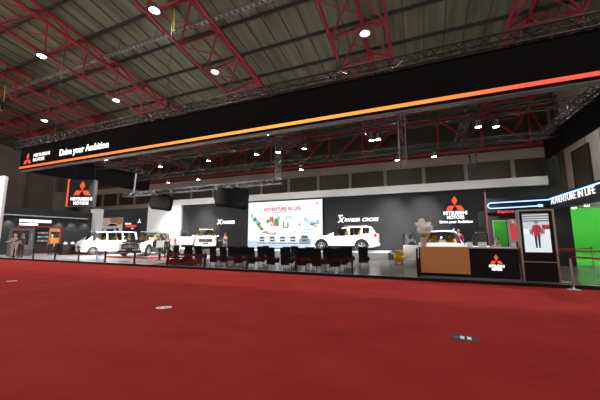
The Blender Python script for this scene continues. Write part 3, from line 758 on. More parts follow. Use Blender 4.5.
for y, l in ((16.26, 'small round downlight under the header, further from the lettering end'), (15.2, 'small round downlight under the header, nearer the right edge')):
    t = thing('downlight', l, 'downlight', (6.32, y, 2.85), 0, 'downlights under the lit header')
    MB().lathe([(.09, 0), (.09, -.1), (.08, -.1), (.07, -.06)], 14).build('housing', M['white'], t, True)
    MB().lathe([(0, -.1), (.075, -.105), (.075, -.09), (0, -.09)], 14).build('lamp_face', M['spotface'], t)
    spot_obj('downlight_beam', t, (0, 0, -.13), 60, 90, (7.5, 19, 0), wloc=(6.32, y, 2.7))
# fill lights added out of sight to brighten the green wall
for x, y, e, l in ((8.6, 19.3, 120, 'added fill light hidden behind the lit header, left'), (10.3, 19.3, 80, 'added fill light hidden behind the lit header, right'), ):
    t = thing('studio_fill_light', l, 'floodlight', (x, y, 3.8), 0, 'added studio fill lights')
    m_ = MB(); m_.rbox((0, 0, 0), (.9, .3, .12), .03); m_.bar((-.3, 0, .05), (-.3, 0, 11.7), .012, 5); m_.bar((.3, 0, .05), (.3, 0, 11.7), .012, 5); m_.build('housing', M['plastic'], t)
    MB().bb(-.42, .42, -.12, .12, -.07, -.06).build('diffuser', M['lamp'], t)
    li = bpy.data.lights.new('flood', 'AREA'); li.shape = 'RECTANGLE'; li.size = .8; li.size_y = .25; li.energy = e
    o = bpy.data.objects.new('flood', li); COL.objects.link(o); o.parent = t; o.location = (0, 0, -.1); o.rotation_euler = (R(25), 0, 0)
t = thing('room_lamp', 'ceiling lamp inside the green doorway room', 'lamp', (4.1, 19.6, 3.0))
MB().rbox((0, 0, 0), (.5, .3, .08), .02).bar((0, 0, 0), (0, .9, -.1), .02, 6).build('housing', M['plastic'], t)
MB().bb(-.2, .2, -.1, .1, -.05, -.04).build('diffuser', M['lamp'], t)
li = bpy.data.lights.new('room', 'AREA'); li.size = .4; li.energy = 20; o = bpy.data.objects.new('room', li); COL.objects.link(o); o.parent = t; o.location = (0, 0, -.07)
# red jacket poster and red vertical LED
po = thing('wall_poster', 'poster of a figure in red beside the green doorway', 'poster', (4.62, 18.49, 1.25))
MB().bb(-.22, .28, -.03, 0, 0, 1.2).build('board', M['greymetal'], po)
m_ = MB(); m_.prism([(-.16, -.032, .1), (.08, -.032, .1), (.1, -.032, .75), (.0, -.032, .98), (-.12, -.032, .95), (-.18, -.032, .7)], (0, -.004, 0))
m_.prism([(-.19, -.032, .7), (-.12, -.032, .8), (-.1, -.032, 1.12), (-.17, -.032, 1.1)], (0, -.004, 0)); m_.build('print_red', mat('print_red', (.55, .02, .03), .6), po)
m_ = MB(); m_.ell((-.03, -.034, 1.05), (.06, .004, .08), 10, 6); m_.build('print_face', M['skinlight'], po)
m_ = MB(); m_.bb(.1, .26, -.034, -.03, .08, .5); m_.build('print_white', M['paper'], po)
tag(MB().bb(3.38, 3.43, 18.3, 18.42, .08, 3.95).build('red_light_strip', M['redled']), 'thin upright red light strip on the black wall left of the green doorway', 'light strip')

# ------------------------------------------------------------------ hanging cube sign (left)
hs = thing('hanging_sign', 'black hanging sign with orange emblem and orange edge light', 'sign', (-22.15, 12.93, 3.68))
dirv = Vector((1.47, .61, 0)).normalized(); ang = math.atan2(dirv.y, dirv.x); hs.rotation_euler = (0, 0, ang)
MB().bb(-.82, .82, 0, .35, 0, 1.92).build('panel', M['standwall'], hs)
MB().bb(-1.06, -.96, -.02, .3, .0, 1.95).build('edge_light', M['orangebar'], hs)
MB().bb(-.96, -.82, .0, .3, .0, 1.92).build('edge_frame', M['black'], hs)
diamonds(MB(), (.0, 0, 1.14), .38, (1, 0, 0), (0, 0, 1), (0, -.03, 0)).build('emblem', M['orangelogo'], hs)
text('MITSUBISHI', .32, M['whiteletter'], 'lettering', hs, (0, -.005, .42), bold=.002, align='CENTER', width=1.5)
text('MOTORS', .32, M['whiteletter'], 'lettering', hs, (0, -.005, .12), bold=.002, align='CENTER', width=1.05)
m_ = MB()
for s in (-.7, .7): m_.bar((s, .17, 1.9), (s, .17, 3.5), .015, 5)
m_.build('hanging_cable', M['aludark'], hs)

# ------------------------------------------------------------------ left neighbour stand
NX = -32.0
struct('wall_neighbour', MB().bb(NX - .25, NX, 9.5, 20.2, .08, 4.1), M['standwall'])
ls = thing('light_rail', 'long pale light rail high on the dark left wall', 'light rail', (NX + .12, 9.6, 3.4))
MB().bb(-.12, .06, 0, 9.8, -.05, 0).build('rail', M['greymetal'], ls); MB().bb(-.02, .07, 0, 9.8, 0, .045).build('light_tube', M['stripled'], ls)
for y, l in ((13.2, 'wall washer spotlight over the white lettering on the dark left wall'), (16.9, 'wall washer spotlight right of the red frame'), (18.0, 'wall washer spotlight midway to the white pillar'), (19.2, 'wall washer spotlight next to the white pillar')):
    t = thing('wall_washer', l, 'spotlight', (NX + .35, y, 3.36), 0, 'wall washers on the left light rail')
    MB().lathe([(.05, 0), (.05, -.12), (.04, -.12), (.03, -.06)], 12).build('housing', M['plastic'], t, True)
    MB().bar((-.2, 0, .0), (0, 0, -.02), .015, 6).build('arm', M['plastic'], t)
    spot_obj('wash_beam', t, (0, 0, -.14), 130, 75, (NX + .02, y, 1.6), wloc=(NX + .35, y, 3.2), radius=.04)
struct('trim_14', MB().bb(-32.3, -31.3, 19.9, 20.6, .08, 4.5), M['white'])
sg = thing('lit_wall_sign', 'two rows of white lit lettering on the dark left wall above the red frame', 'sign', (NX + .04, 13.9, 2.5))
for z0, z1, wd in ((.34, .58, 2.35), (.06, .24, 1.35)):
    m_ = MB(); n = int(wd / .17)
    for i in range(n): m_.rbox((0, (i + .5) * wd / n, (z0 + z1) / 2), (.05, wd / n * .92, z1 - z0), .03)
    m_.build('lettering', M['whiteletter'], sg)
rf = thing('framed_display_wall', 'red edged display wall with dark door, shelves and oak panel', 'display wall', (NX + .1, 13.75, .08))
m_ = MB(); m_.bb(0, .2, 0, .08, 0, 2.42); m_.bb(0, .2, 3.25, 3.33, 0, 2.42); m_.bb(0, .2, .08, 3.25, 2.34, 2.42); m_.build('red_frame', M['redtrim'], rf)
MB().bb(0, .1, .08, 3.25, 0, 2.34).build('back_board', M['standwall'], rf)
MB().bb(.1, .14, 2.35, 3.2, .9, 2.3).build('oak_panel', M['wood'], rf)
MB().bb(.14, .19, 2.45, 3.15, 1.4, 1.95).build('wall_monitor', M['dullscreen'], rf)
for z in (1.0, 1.35, 1.7, 2.05):
    MB().bb(.1, .32, 1.35, 2.25, z, z + .03).build('shelf', M['plastic'], rf)
dr = thing('dark_door_panel', 'tall dark door panel with a window standing left of the shelves', 'panel', (-28.75, 12.75, .08), R(61.5))
MB().bb(-.72, .72, -.05, .05, 0, 2.15).build('panel', M['stagefront'], dr)
MB().bb(-.5, .42, -.06, -.05, .85, 1.95).build('window_pane', M['dullscreen'], dr)
m_ = MB(); m_.bb(.56, .61, -.08, -.05, 1.2, 1.75); m_.build('handle', M['steel'], dr)
for x in (-.6, .6): MB().bb(x - .05, x + .05, -.25, .25, 0, .04).build('foot', M['plastic'], dr)
k = 0
for z, cols in ((1.03, ('first', 'second', 'third')), (1.38, ('first', 'second', 'third')), (1.73, ('first', 'second', 'third'))):
    for i, c_ in enumerate(cols):
        nm = {1.03: 'lowest', 1.38: 'middle', 1.73: 'upper'}[z]
        t = thing('accessory_box', '%s pale accessory box on the %s stocked shelf of the red edged display' % (c_, nm), 'box', (NX + .31, 15.28 + i * .28, z + .08), 0, 'boxes on the display shelves')
        MB().rbox((0, 0, .085), (.16, .2, .17), .01).build('carton', M['white'] if (i + k) % 2 else M['greytop'], t)
        MB().bb(.075, .083, -.07, .07, .05, .1).build('label_band', M['plastic'], t)
    k += 1
# dark counters and things in front
for x, y, wd, l in ((-28.4, 16.2, 1.9, 'dark display counter in front of the red edged wall'), (-28.6, 18.4, 1.7, 'dark display counter near the white pillar'), (-27.0, 15.4, 1.5, 'dark display counter beside the dark door panel')):
    t = thing('display_counter', l, 'counter', (x, y, .08), R(80), 'dark display counters')
    MB().rbox((0, 0, .42), (wd, .6, .78), .02).build('body', M['plastic'], t); MB().rbox((0, 0, .83), (wd + .06, .66, .04), .01).build('top', M['dullscreen'], t)
    MB().bb(-wd / 2, wd / 2, -.28, .28, 0, .04).build('plinth', M['plastic'], t)
    for i in range(3):
        q = thing('parts_box', '%s white product on the %s' % (('near', 'middle', 'far')[i], l), 'product', (x + math.cos(R(80)) * (i - 1) * .5, y + math.sin(R(80)) * (i - 1) * .5, .93), R(80), 'white products on the dark counters')
        MB().rbox((0, 0, .07), (.26, .2, .14), .03).build('carton', M['white'], q); MB().lathe([(.05, .14), (.06, .15), (.06, .2), (.03, .22)], 12).build('lid', M['greymetal'], q, True)
t = thing('duct_drum', 'grey cylindrical tank high on the hall side wall left of the hanging sign', 'tank', (-55.2, 29.4, 0))
MB().lathe([(1.35, 0), (1.4, .1), (1.4, 8.6), (1.1, 9.0), (.3, 9.1)], 28).build('shell', M['wall_side'], t, True)
for z in (3, 5.6, 8): MB().lathe([(1.42, z), (1.43, z + .02), (1.43, z + .14), (1.42, z + .16)], 28).build('band', M['wall_side'], t, True)
lb = thing('light_box_tower', 'bright white light box tower at the left edge of the view', 'light box', (-29.1, 11.2, 0))
MB().bb(-.6, .72, -.1, .0, .2, 6.05).build('lit_face', M['whitesoft'], lb); MB().bb(-.63, .4, 0, .3, 0, 6.1).build('body', M['white'], lb); MB().bb(-.63, .74, -.1, .0, 0, .2).build('plinth', M['plastic'], lb)

# ------------------------------------------------------------------ cars
def car(label, loc, rz, st, iv, paint, opt):
    L2 = st[0][0]; Wd = max(s[5] for s in st)
    t = thing('car', label, 'car', loc, rz, None)
    def sec(s):
        x, zt, zb, wt, wb, wl, z0 = s
        zm = z0 + (zb - z0) * .45
        return [(wl * .86, z0), (wl * .985, z0 + .08), (wl, zm), (wb, zb), (wt, zt - .07 if zt - zb > .2 else zt - .02), (wt * .82, zt), (0, zt + .025)]
    n = len(st); secs = [sec(s) for s in st]
    body = MB(); wins = {}; roofq = MB()
    def P(i, r, sd): return (st[i][0], sd * secs[i][r][0], secs[i][r][1])
    openS = opt.get('open', ())
    for i in range(n - 1):
        tg = iv[i]
        for sd in (-1, 1):
            for r in range(6):
                q = [P(i, r, sd), P(i + 1, r, sd), P(i + 1, r + 1, sd), P(i, r + 1, sd)]
                key = None
                if tg[0] in 'fF' and r >= 4: key = 'windshield'
                if tg[0] == 'r' and r >= 4: key = 'rear_window'
                if (tg[0] in 'sF') and r == 3: key = 'side_window%s%d' % (tg[1:], sd)
                if len(tg) > 1 and tg[1:] + ('L' if sd > 0 else 'R') in openS and (r in (1, 2, 3)) : continue
                if key: wins.setdefault(key, MB()).mesh(q, [(0, 1, 2, 3)])
                else:
                    (roofq if opt.get('roof') and r >= 4 else body).mesh(q, [(0, 1, 2, 3)])
        body.mesh([P(i, 0, -1), P(i, 0, 1), P(i + 1, 0, 1), P(i + 1, 0, -1)], [(0, 1, 2, 3)])
    for i in (0, n - 1):
        pts = [P(i, r, 1) for r in range(7)] + [P(i, r, -1) for r in range(5, -1, -1)]
        body.mesh(pts, [tuple(range(len(pts)))])
    body.build('body', M[paint], t, True)
    if opt.get('roof'): roofq.build('bonnet_and_roof', M[opt['roof']], t, True)
    for k_, mb in wins.items():
        nm = 'side_window' if k_.startswith('side') else k_
        mb.build(nm, M['carglass'], t, True)
    # interior
    MB().bb(st[-1][0] + .25, L2 - .9, -Wd * .85, Wd * .85, .40, .45).build('cabin_floor', M['plastic'], t)
    dx = opt['dash']; MB().rbox((dx, 0, .88), (.3, Wd * 1.6, .22), .05).build('dashboard', M['plastic'], t, True)
    m_ = MB(); m_.lathe([(.17, -.015), (.19, 0), (.17, .015), (.155, 0)], 18, (0, 0, 0), 'x'); 
    o = m_.build('steering_wheel', M['plastic'], t, True); o.location = (dx - .28, -Wd * .42, 1.0); o.rotation_euler = (0, R(-25), 0)
    for sx in opt['seats']:
        for sy in (-1, 1):
            m_ = MB(); m_.rbox((sx, sy * Wd * .42, .62), (.5, .48, .22), .06); m_.rbox((sx - .26, sy * Wd * .42, 1.0), (.16, .46, .66), .06, ry=R(-10)); m_.rbox((sx - .33, sy * Wd * .42, 1.40), (.1, .24, .16), .04)
            m_.build('seat', M['seat'], t, True)
    # wheels
    rw = opt.get('rw', .33)
    for ix, wx in enumerate(opt['wheels']):
        for sd in (-1, 1):
            yo = sd * (Wd + .015); yi = sd * (Wd - .2)
            m_ = MB(); m_.lathe([(rw * .62, yi), (rw * .93, yi), (rw, yi + sd * .03), (rw, yo - sd * .03), (rw * .93, yo), (rw * .62, yo)], 28, (wx, 0, rw), 'y')
            ty = m_.build('wheel', M['tyre'], t, True)
            m_ = MB(); m_.lathe([(rw * .6, yo - sd * .05), (rw * .64, yo - sd * .0), (rw * .58, yo + sd * .002), (rw * .54, yo - sd * .045)], 24, (wx, 0, rw), 'y')
            for q in range(5):
                a = 2 * PI * q / 5 + .3
                m_.bar((wx, yo - sd * .02, rw), (wx + rw * .58 * math.cos(a), yo - sd * .02, rw + rw * .58 * math.sin(a)), .04, 6)
            m_.lathe([(.07, yo - sd * .03), (.07, yo), (.03, yo + sd * .005)], 12, (wx, 0, rw), 'y')
            m_.build('rim', M['rim'], ty, True)
            m_ = MB(); yy = sd * (Wd + .002)
            m_.prism([(wx + (rw + .06) * math.cos(R(-35 + 250 * k / 20)), yy, rw + (rw + .06) * math.sin(R(-35 + 250 * k / 20))) for k in range(21)], (0, sd * .006, 0)); m_.build('wheel_well', M['black'], t)
            am = M['plastic'] if opt.get('clad') else M[paint]
            m_ = MB(); ri, ro = rw + .06, rw + (.13 if opt.get('clad') else .085); N = 14
            outer = [(wx + ro * math.cos(PI * k / N), sd * (Wd + .0), rw + ro * math.sin(PI * k / N)) for k in range(N + 1)]
            inner = [(wx + ri * math.cos(PI * k / N), sd * (Wd + .0), rw + ri * math.sin(PI * k / N)) for k in range(N, -1, -1)]
            for k in range(N):
                m_.prism([outer[k], outer[k + 1], inner[N - k - 1], inner[N - k]], (0, sd * .035, 0))
            m_.build('wheel_arch', am, t)
    if opt.get('clad'):
        for sd in (-1, 1): MB().bb(opt['wheels'][1] + rw + .1, opt['wheels'][0] - rw - .1, sd * Wd - .02, sd * Wd + .025, st[3][6] + .02, st[3][6] + .17).build('side_skirt', M['plastic'], t)
    # front
    gz = opt['grille']
    MB().rbox((L2 + .005, 0, gz[0]), (.06, gz[1], gz[2]), .02).build('grille', M['plastic'], t)
    m_ = MB()
    for z in (-.06, .03): m_.bb(L2 + .03, L2 + .045, -gz[1] * .44, gz[1] * .44, gz[0] + z, gz[0] + z + .02)
    m_.build('grille_bar', M['chrome'], t)
    em_ = diamonds(MB(), (L2 + .04, 0, gz[0] + .05), .055, (0, 1, 0), (0, 0, 1), (.012, 0, 0)); em_.build('emblem', M['chrome'], t)
    for sd in (-1, 1):
        y = sd * opt['lamp'][0]; z = opt['lamp'][1]
        MB().rbox((L2 - .04, y, z), (.14, .30, opt['lamp'][2]), .03, rz=-sd * R(22)).build('headlight', M['lampglass'], t, True)
        MB().rbox((L2 - .03, sd * .66, .52), (.1, .13, .2), .03, rz=-sd * R(18)).build('fog_light', M['lampglass'], t, True)
        if gz[1] > .8:
            MB().bar((L2 + .03, sd * gz[1] * .5, gz[0] + gz[2] * .5), (L2 + .02, sd * (gz[1] * .5 + .1), .42), .03, 6).build('chrome_strake', M['chrome'], t)
    MB().rbox((L2 + .0, 0, .34), (.12, Wd * 1.75, .16), .04).build('front_bumper', M[opt.get('bumper', paint)], t, True)
    MB().bb(L2 + .06, L2 + .075, -.22, .22, .40, .50).build('number_plate', M['black'], t)
    Lr = st[-1][0]
    MB().rbox((Lr - .0, 0, .45), (.14, Wd * 1.7, .22), .05).build('rear_bumper', M[opt.get('bumper', paint)], t, True)
    for sd in (-1, 1):
        MB().rbox((Lr + .06, sd * (Wd - .09), opt.get('tailz', .98)), (.16, .16, .24), .03).build('tail_light', M['taillamp'], t, True)
        mx = opt['mirror']; m_ = MB(); m_.rbox((mx, sd * (Wd + .1), 1.08), (.1, .2, .14), .04); m_.bar((mx, sd * (Wd - .08), 1.02), (mx, sd * (Wd + .04), 1.05), .02, 6); m_.build('side_mirror', M[opt.get('mirrorm', paint)], t, True)
        if opt.get('rails'):
            a, b, z = opt['rails']; m_ = MB(); m_.tube([(a, sd * .55, z - .05), (a - .08, sd * .55, z), (b + .08, sd * .55, z), (b, sd * .55, z - .05)], .022, 6); m_.build('roof_rail', M['greymetal'], t, True)
        for hx in opt['handles']: MB().rbox((hx, sd * (Wd - .005), .95), (.18, .05, .035), .012).build('door_handle', M['chrome'], t)
    # opened doors: hinge at x, side, angle
    for hx, sd, an, ln, glassh in opt.get('doors', ()):
        dsub = bpy.data.objects.new('door', None)
        m_ = MB(); m_.rbox((-ln / 2, 0, .68), (ln, .09, .66), .03)
        zt_ = glassh
        d_ = m_.build('door', M[opt.get('doorpaint', paint)], t, True); d_.location = (hx, sd * (Wd - .02), 0); d_.rotation_euler = (0, 0, -sd * R(an))
        m_ = MB(); m_.prism([(-.33, -.005, 1.0), (-.62, -.005, zt_), (-ln + .05, -.005, zt_), (-ln + .03, -.005, 1.0)], (0, .01, 0)); m_.build('door_glass', M['carglass'], d_)
        m_ = MB(); m_.rbox((-ln / 2 - .05, -sd * .05, .68), (ln * .8, .03, .42), .02); m_.build('door_card', M['greytop'], d_)
        m_ = MB(); m_.tube([(0, 0, .99), (-.32, 0, 1.02), (-.62, 0, zt_ - .04), (-.72, 0, zt_), (-ln + .12, 0, zt_), (-ln + .04, 0, zt_ - .06), (-ln + .02, 0, 1.0)], .026, 6); m_.build('window_frame', M['plastic'], d_, True)
    return t

MPV = [(2.25, .80, .74, .60, .66, .70, .30), (2.16, .96, .88, .70, .78, .82, .24), (1.62, 1.04, .98, .76, .86, .885, .22), (1.12, 1.10, 1.02, .74, .87, .89, .22),
       (.60, 1.36, 1.03, .68, .87, .89, .22), (.06, 1.60, 1.04, .62, .87, .89, .22), (-.46, 1.68, 1.06, .62, .87, .89, .22), (-.54, 1.685, 1.06, .62, .87, .89, .22),
       (-1.30, 1.69, 1.11, .61, .87, .89, .22), (-1.38, 1.69, 1.12, .61, .87, .89, .22), (-1.86, 1.66, 1.20, .60, .86, .885, .24), (-1.98, 1.63, 1.22, .58, .85, .88, .25),
       (-2.27, 1.20, 1.14, .66, .80, .86, .32), (-2.30, .95, .88, .62, .74, .82, .36)]
MPVI = ['b', 'b', 'b', 'f', 'F0', 's0', 'b', 's1', 'b', 's2', 'b', 'r', 'b']
mpv_opt = dict(dash=.85, seats=(.05, -.85), wheels=(1.44, -1.36), grille=(.72, .95, .26), lamp=(.62, .86, .13), mirror=.72, rails=(-.1, -1.7, 1.745), handles=(-.35, -1.2), clad=True, rw=.36, tailz=1.08)
def O(**k): d = dict(mpv_opt); d.update(k); return d
car('white crossover parked side-on on the stage under the two word sign', (-4.95, 20.35, .55), PI, MPV, MPVI, 'carwhite', O())
car('white car facing out on the stage with a front door open beside the smaller sign', (-17.3, 20.4, .55), R(-50), MPV, MPVI, 'carwhite', O(open=('0R',), doors=((.9, -1, 62, 1.35, 1.58),), mirrorm='carwhite'))
car('white car with black bonnet and roof parked by the red edged platform', (-19.25, 16.1, .195), R(-66), MPV, MPVI, 'carwhite', O(roof='carblack', grille=(.68, 1.15, .34), bumper='plastic', mirrorm='carblack', open=('0L',), doors=((.9, 1, 32, 1.35, 1.58),), doorpaint='carblack'))
BIG = [(s[0] * 1.05, s[1] * 1.04, s[2] * 1.02, s[3] * 1.04, s[4] * 1.02, s[5] * 1.02, s[6] + .02) for s in MPV]
car('white four wheel drive car behind the counter with both front doors open', (1.05, 16.3, .08), R(-93), BIG, MPVI, 'carwhite', O(dash=.88, open=('0L', '0R'), doors=((.92, 1, 50, 1.38, 1.62), (.92, -1, 46, 1.38, 1.62)), rails=(-.1, -1.8, 1.82), wheels=(1.48, -1.42)))
VAN = [(2.08, .94, .86, .68, .72, .76, .30), (2.03, 1.08, 1.0, .72, .78, .82, .24), (1.82, 1.20, 1.12, .74, .81, .84, .22), (1.42, 1.60, 1.13, .70, .83, .85, .22), (1.12, 1.86, 1.14, .66, .83, .85, .22),
       (.42, 1.93, 1.15, .66, .83, .85, .22), (.30, 1.93, 1.15, .66, .83, .85, .22), (-.78, 1.94, 1.16, .66, .83, .85, .22), (-.90, 1.94, 1.16, .66, .83, .85, .22), (-1.85, 1.92, 1.16, .66, .83, .85, .24), (-2.0, 1.90, 1.16, .66, .83, .85, .26),
       (-2.14, 1.30, 1.16, .70, .82, .84, .30), (-2.18, .9, .84, .68, .78, .82, .34)]
VANI = ['b', 'b', 'f', 'F0', 's0', 'b', 's1', 'b', 's2', 'b', 'r', 'b']
car('white boxy minibus at the far left of the stand seen from its front corner', (-25.08, 17.12, .085), R(-105), VAN, VANI, 'carwhite',
    dict(dash=1.45, seats=(.75, -.2, -1.2), wheels=(1.35, -1.25), grille=(.62, .7, .12), lamp=(.60, .80, .16), mirror=1.25, handles=(.5, -.0), rw=.31, tailz=1.0))
pf = tag(MB().bb(-20.6, -16.6, 14.0, 18.3, .08, .19).build('display_platform', M['stage']), 'low pale platform with a red edge under the black and white car', 'platform')
m_ = MB(); m_.bb(-20.6, -16.57, 13.97, 14.0, .08, .195); m_.bb(-16.6, -16.57, 14.0, 18.3, .08, .195); m_.build('red_edge', M['redtrim'], pf)

# ------------------------------------------------------------------ mop bucket
bk = thing('mop_bucket', 'yellow wheeled mop bucket with wringer on the dark floor', 'bucket', (-1.08, 16.3, .08))
m_ = MB(); m_.prism([(-.19, -.15, .08), (.19, -.15, .08), (.19, .15, .08), (-.19, .15, .08)], (0, 0, .0001))
bm_ = MB(); bm_.mesh([(-.18, -.14, .07), (.18, -.14, .07), (.18, .14, .07), (-.18, .14, .07), (-.23, -.18, .42), (.23, -.18, .42), (.23, .18, .42), (-.23, .18, .42), (-.21, -.16, .42), (.21, -.16, .42), (.21, .16, .42), (-.21, .16, .42), (-.17, -.13, .12), (.17, -.13, .12), (.17, .13, .12), (-.17, .13, .12)],
    [(3, 2, 1, 0), (0, 1, 5, 4), (1, 2, 6, 5), (2, 3, 7, 6), (3, 0, 4, 7), (4, 5, 9, 8), (5, 6, 10, 9), (6, 7, 11, 10), (7, 4, 8, 11), (8, 9, 13, 12), (9, 10, 14, 13), (10, 11, 15, 14), (11, 8, 12, 15), (12, 13, 14, 15)])
bm_.build('tub', M['yellow'], bk)
m_ = MB(); m_.mesh([(-.16, -.12, .42), (.1, -.12, .42), (.1, .12, .42), (-.16, .12, .42), (-.2, -.15, .70), (.12, -.15, .70), (.12, .15, .70), (-.2, .15, .70)], [(3, 2, 1, 0), (4, 5, 6, 7), (0, 1, 5, 4), (1, 2, 6, 5), (2, 3, 7, 6), (3, 0, 4, 7)]); m_.build('wringer', M['yellow'], bk)
MB().tube([(.1, 0, .6), (.2, 0, .66), (.24, 0, .80)], .016, 6).build('handle', M['yellow'], bk)
for sx in (-1, 1):
    for sy in (-1, 1):
        m_ = MB(); m_.lathe([(.015, -.015), (.04, -.015), (.04, .015), (.015, .015)], 12, (sx * .16, sy * .12, .04), 'y'); m_.bar((sx * .16, sy * .12, .04), (sx * .16, sy * .12, .09), .012, 6); m_.build('caster', M['plastic'], bk)

# info stand, acrylic panel
isd = thing('info_stand', 'white specification card on a dark pole stand beside the black and white car', 'sign stand', (-15.06, 13.6, .08), R(35))
MB().lathe([(.2, 0), (.2, .015), (.03, .03)], 18).build('base', M['plastic'], isd, True); MB().bb(-.05, .05, -.03, .03, .02, .8).build('pole', M['plastic'], isd)
m_ = MB(); m_.box((0, -.03, 1.0), (.44, .025, .44), rx=R(-20)); m_.build('card', M['paper'], isd)
ap = thing('acrylic_panel', 'clear acrylic info panel with pale blue edges in front of the minibus', 'sign stand', (-17.75, 11.75, .08), R(10))
MB().bb(-.3, .3, -.006, .006, .05, 1.0).build('sheet', M['acrylic'], ap)
m_ = MB(); m_.bb(-.32, -.3, -.02, .02, 0.02, 1.02); m_.bb(.3, .32, -.02, .02, .02, 1.02); m_.bb(-.3, .3, -.02, .02, 1.0, 1.02); m_.build('edge', M['acredge'], ap)
MB().bb(-.34, .34, -.15, .15, 0, .02).build('base', M['white'], ap)

# ------------------------------------------------------------------ floor stickers
def sticker(x, y, rz, s, label, kind):
    t = thing('floor_sticker', label, 'sticker', (x, y, 0), rz, 'stickers on the carpet')
    n = 20
    m_ = MB(); m_.prism([(s * math.cos(2 * PI * i / n), s * .75 * math.sin(2 * PI * i / n), .001) for i in range(n)], (0, 0, .003)); m_.build('disc', M['paper'] if kind == 0 else M['black'], t)
    if kind == 1:
        m_ = MB()
        for cx in (-.03, .06): m_.prism([(cx - .028, -.06, .0045), (cx + .028, -.06, .0045), (cx + .028, .07, .0045), (cx - .028, .07, .0045)], (0, 0, .001))
        m_.build('footprint', M['paper'], t)
        MB().prism([(-.13, -.05, .0045), (-.08, -.07, .0045), (-.08, .03, .0045), (-.12, .03, .0045)], (0, 0, .001)).build('blue_mark', mat('blue_mark', (.05, .08, .3), .6), t)
    else:
        m_ = MB()
        for cx, cy in ((.02, .02), (-.08, .03), (.09, -.02)): m_.prism([(cx - .025, cy - .05, .0045), (cx + .025, cy - .05, .0045), (cx + .025, cy + .03, .0045), (cx - .025, cy + .03, .0045)], (0, 0, .001))
        m_.build('print', M['greymetal'], t)
sticker(-5.05, 4.75, R(35), .16, 'white worn floor sticker on the carpet left of centre', 0)
sticker(.53, 5.03, R(-5), .20, 'dark round floor sticker with two white footprints near the counter', 1)
sticker(-12.9, 5.6, R(30), .15, 'pale floor sticker on the carpet at the left edge', 0)

# ------------------------------------------------------------------ people
def skin_mesh(vs, es, rad, root=0, sub=1):
    me = bpy.data.meshes.new('tmp'); me.from_pydata([Vector(v) for v in vs], es, [])
    o = bpy.data.objects.new('tmp', me); COL.objects.link(o)
    o.modifiers.new('s', 'SKIN'); 
    if not me.skin_vertices: 
        bpy.context.view_layer.objects.active = o
    sv = me.skin_vertices[0].data
    for i, r in enumerate(rad):
        sv[i].radius = (r, r) if not isinstance(r, tuple) else r
        sv[i].use_root = (i == root)
    if sub: m = o.modifiers.new('u', 'SUBSURF'); m.levels = sub; m.render_levels = sub
    dg = bpy.context.evaluated_depsgraph_get(); dg.update()
    out = bpy.data.meshes.new_from_object(o.evaluated_get(dg))
    bpy.data.objects.remove(o); bpy.data.meshes.remove(me)
    return out
def add_me(me, name, m, parent):
    me.materials.clear(); me.materials.append(m)
    me.polygons.foreach_set('use_smooth', [True] * len(me.polygons))
    o = bpy.data.objects.new(name, me); COL.objects.link(o); o.parent = parent; return o
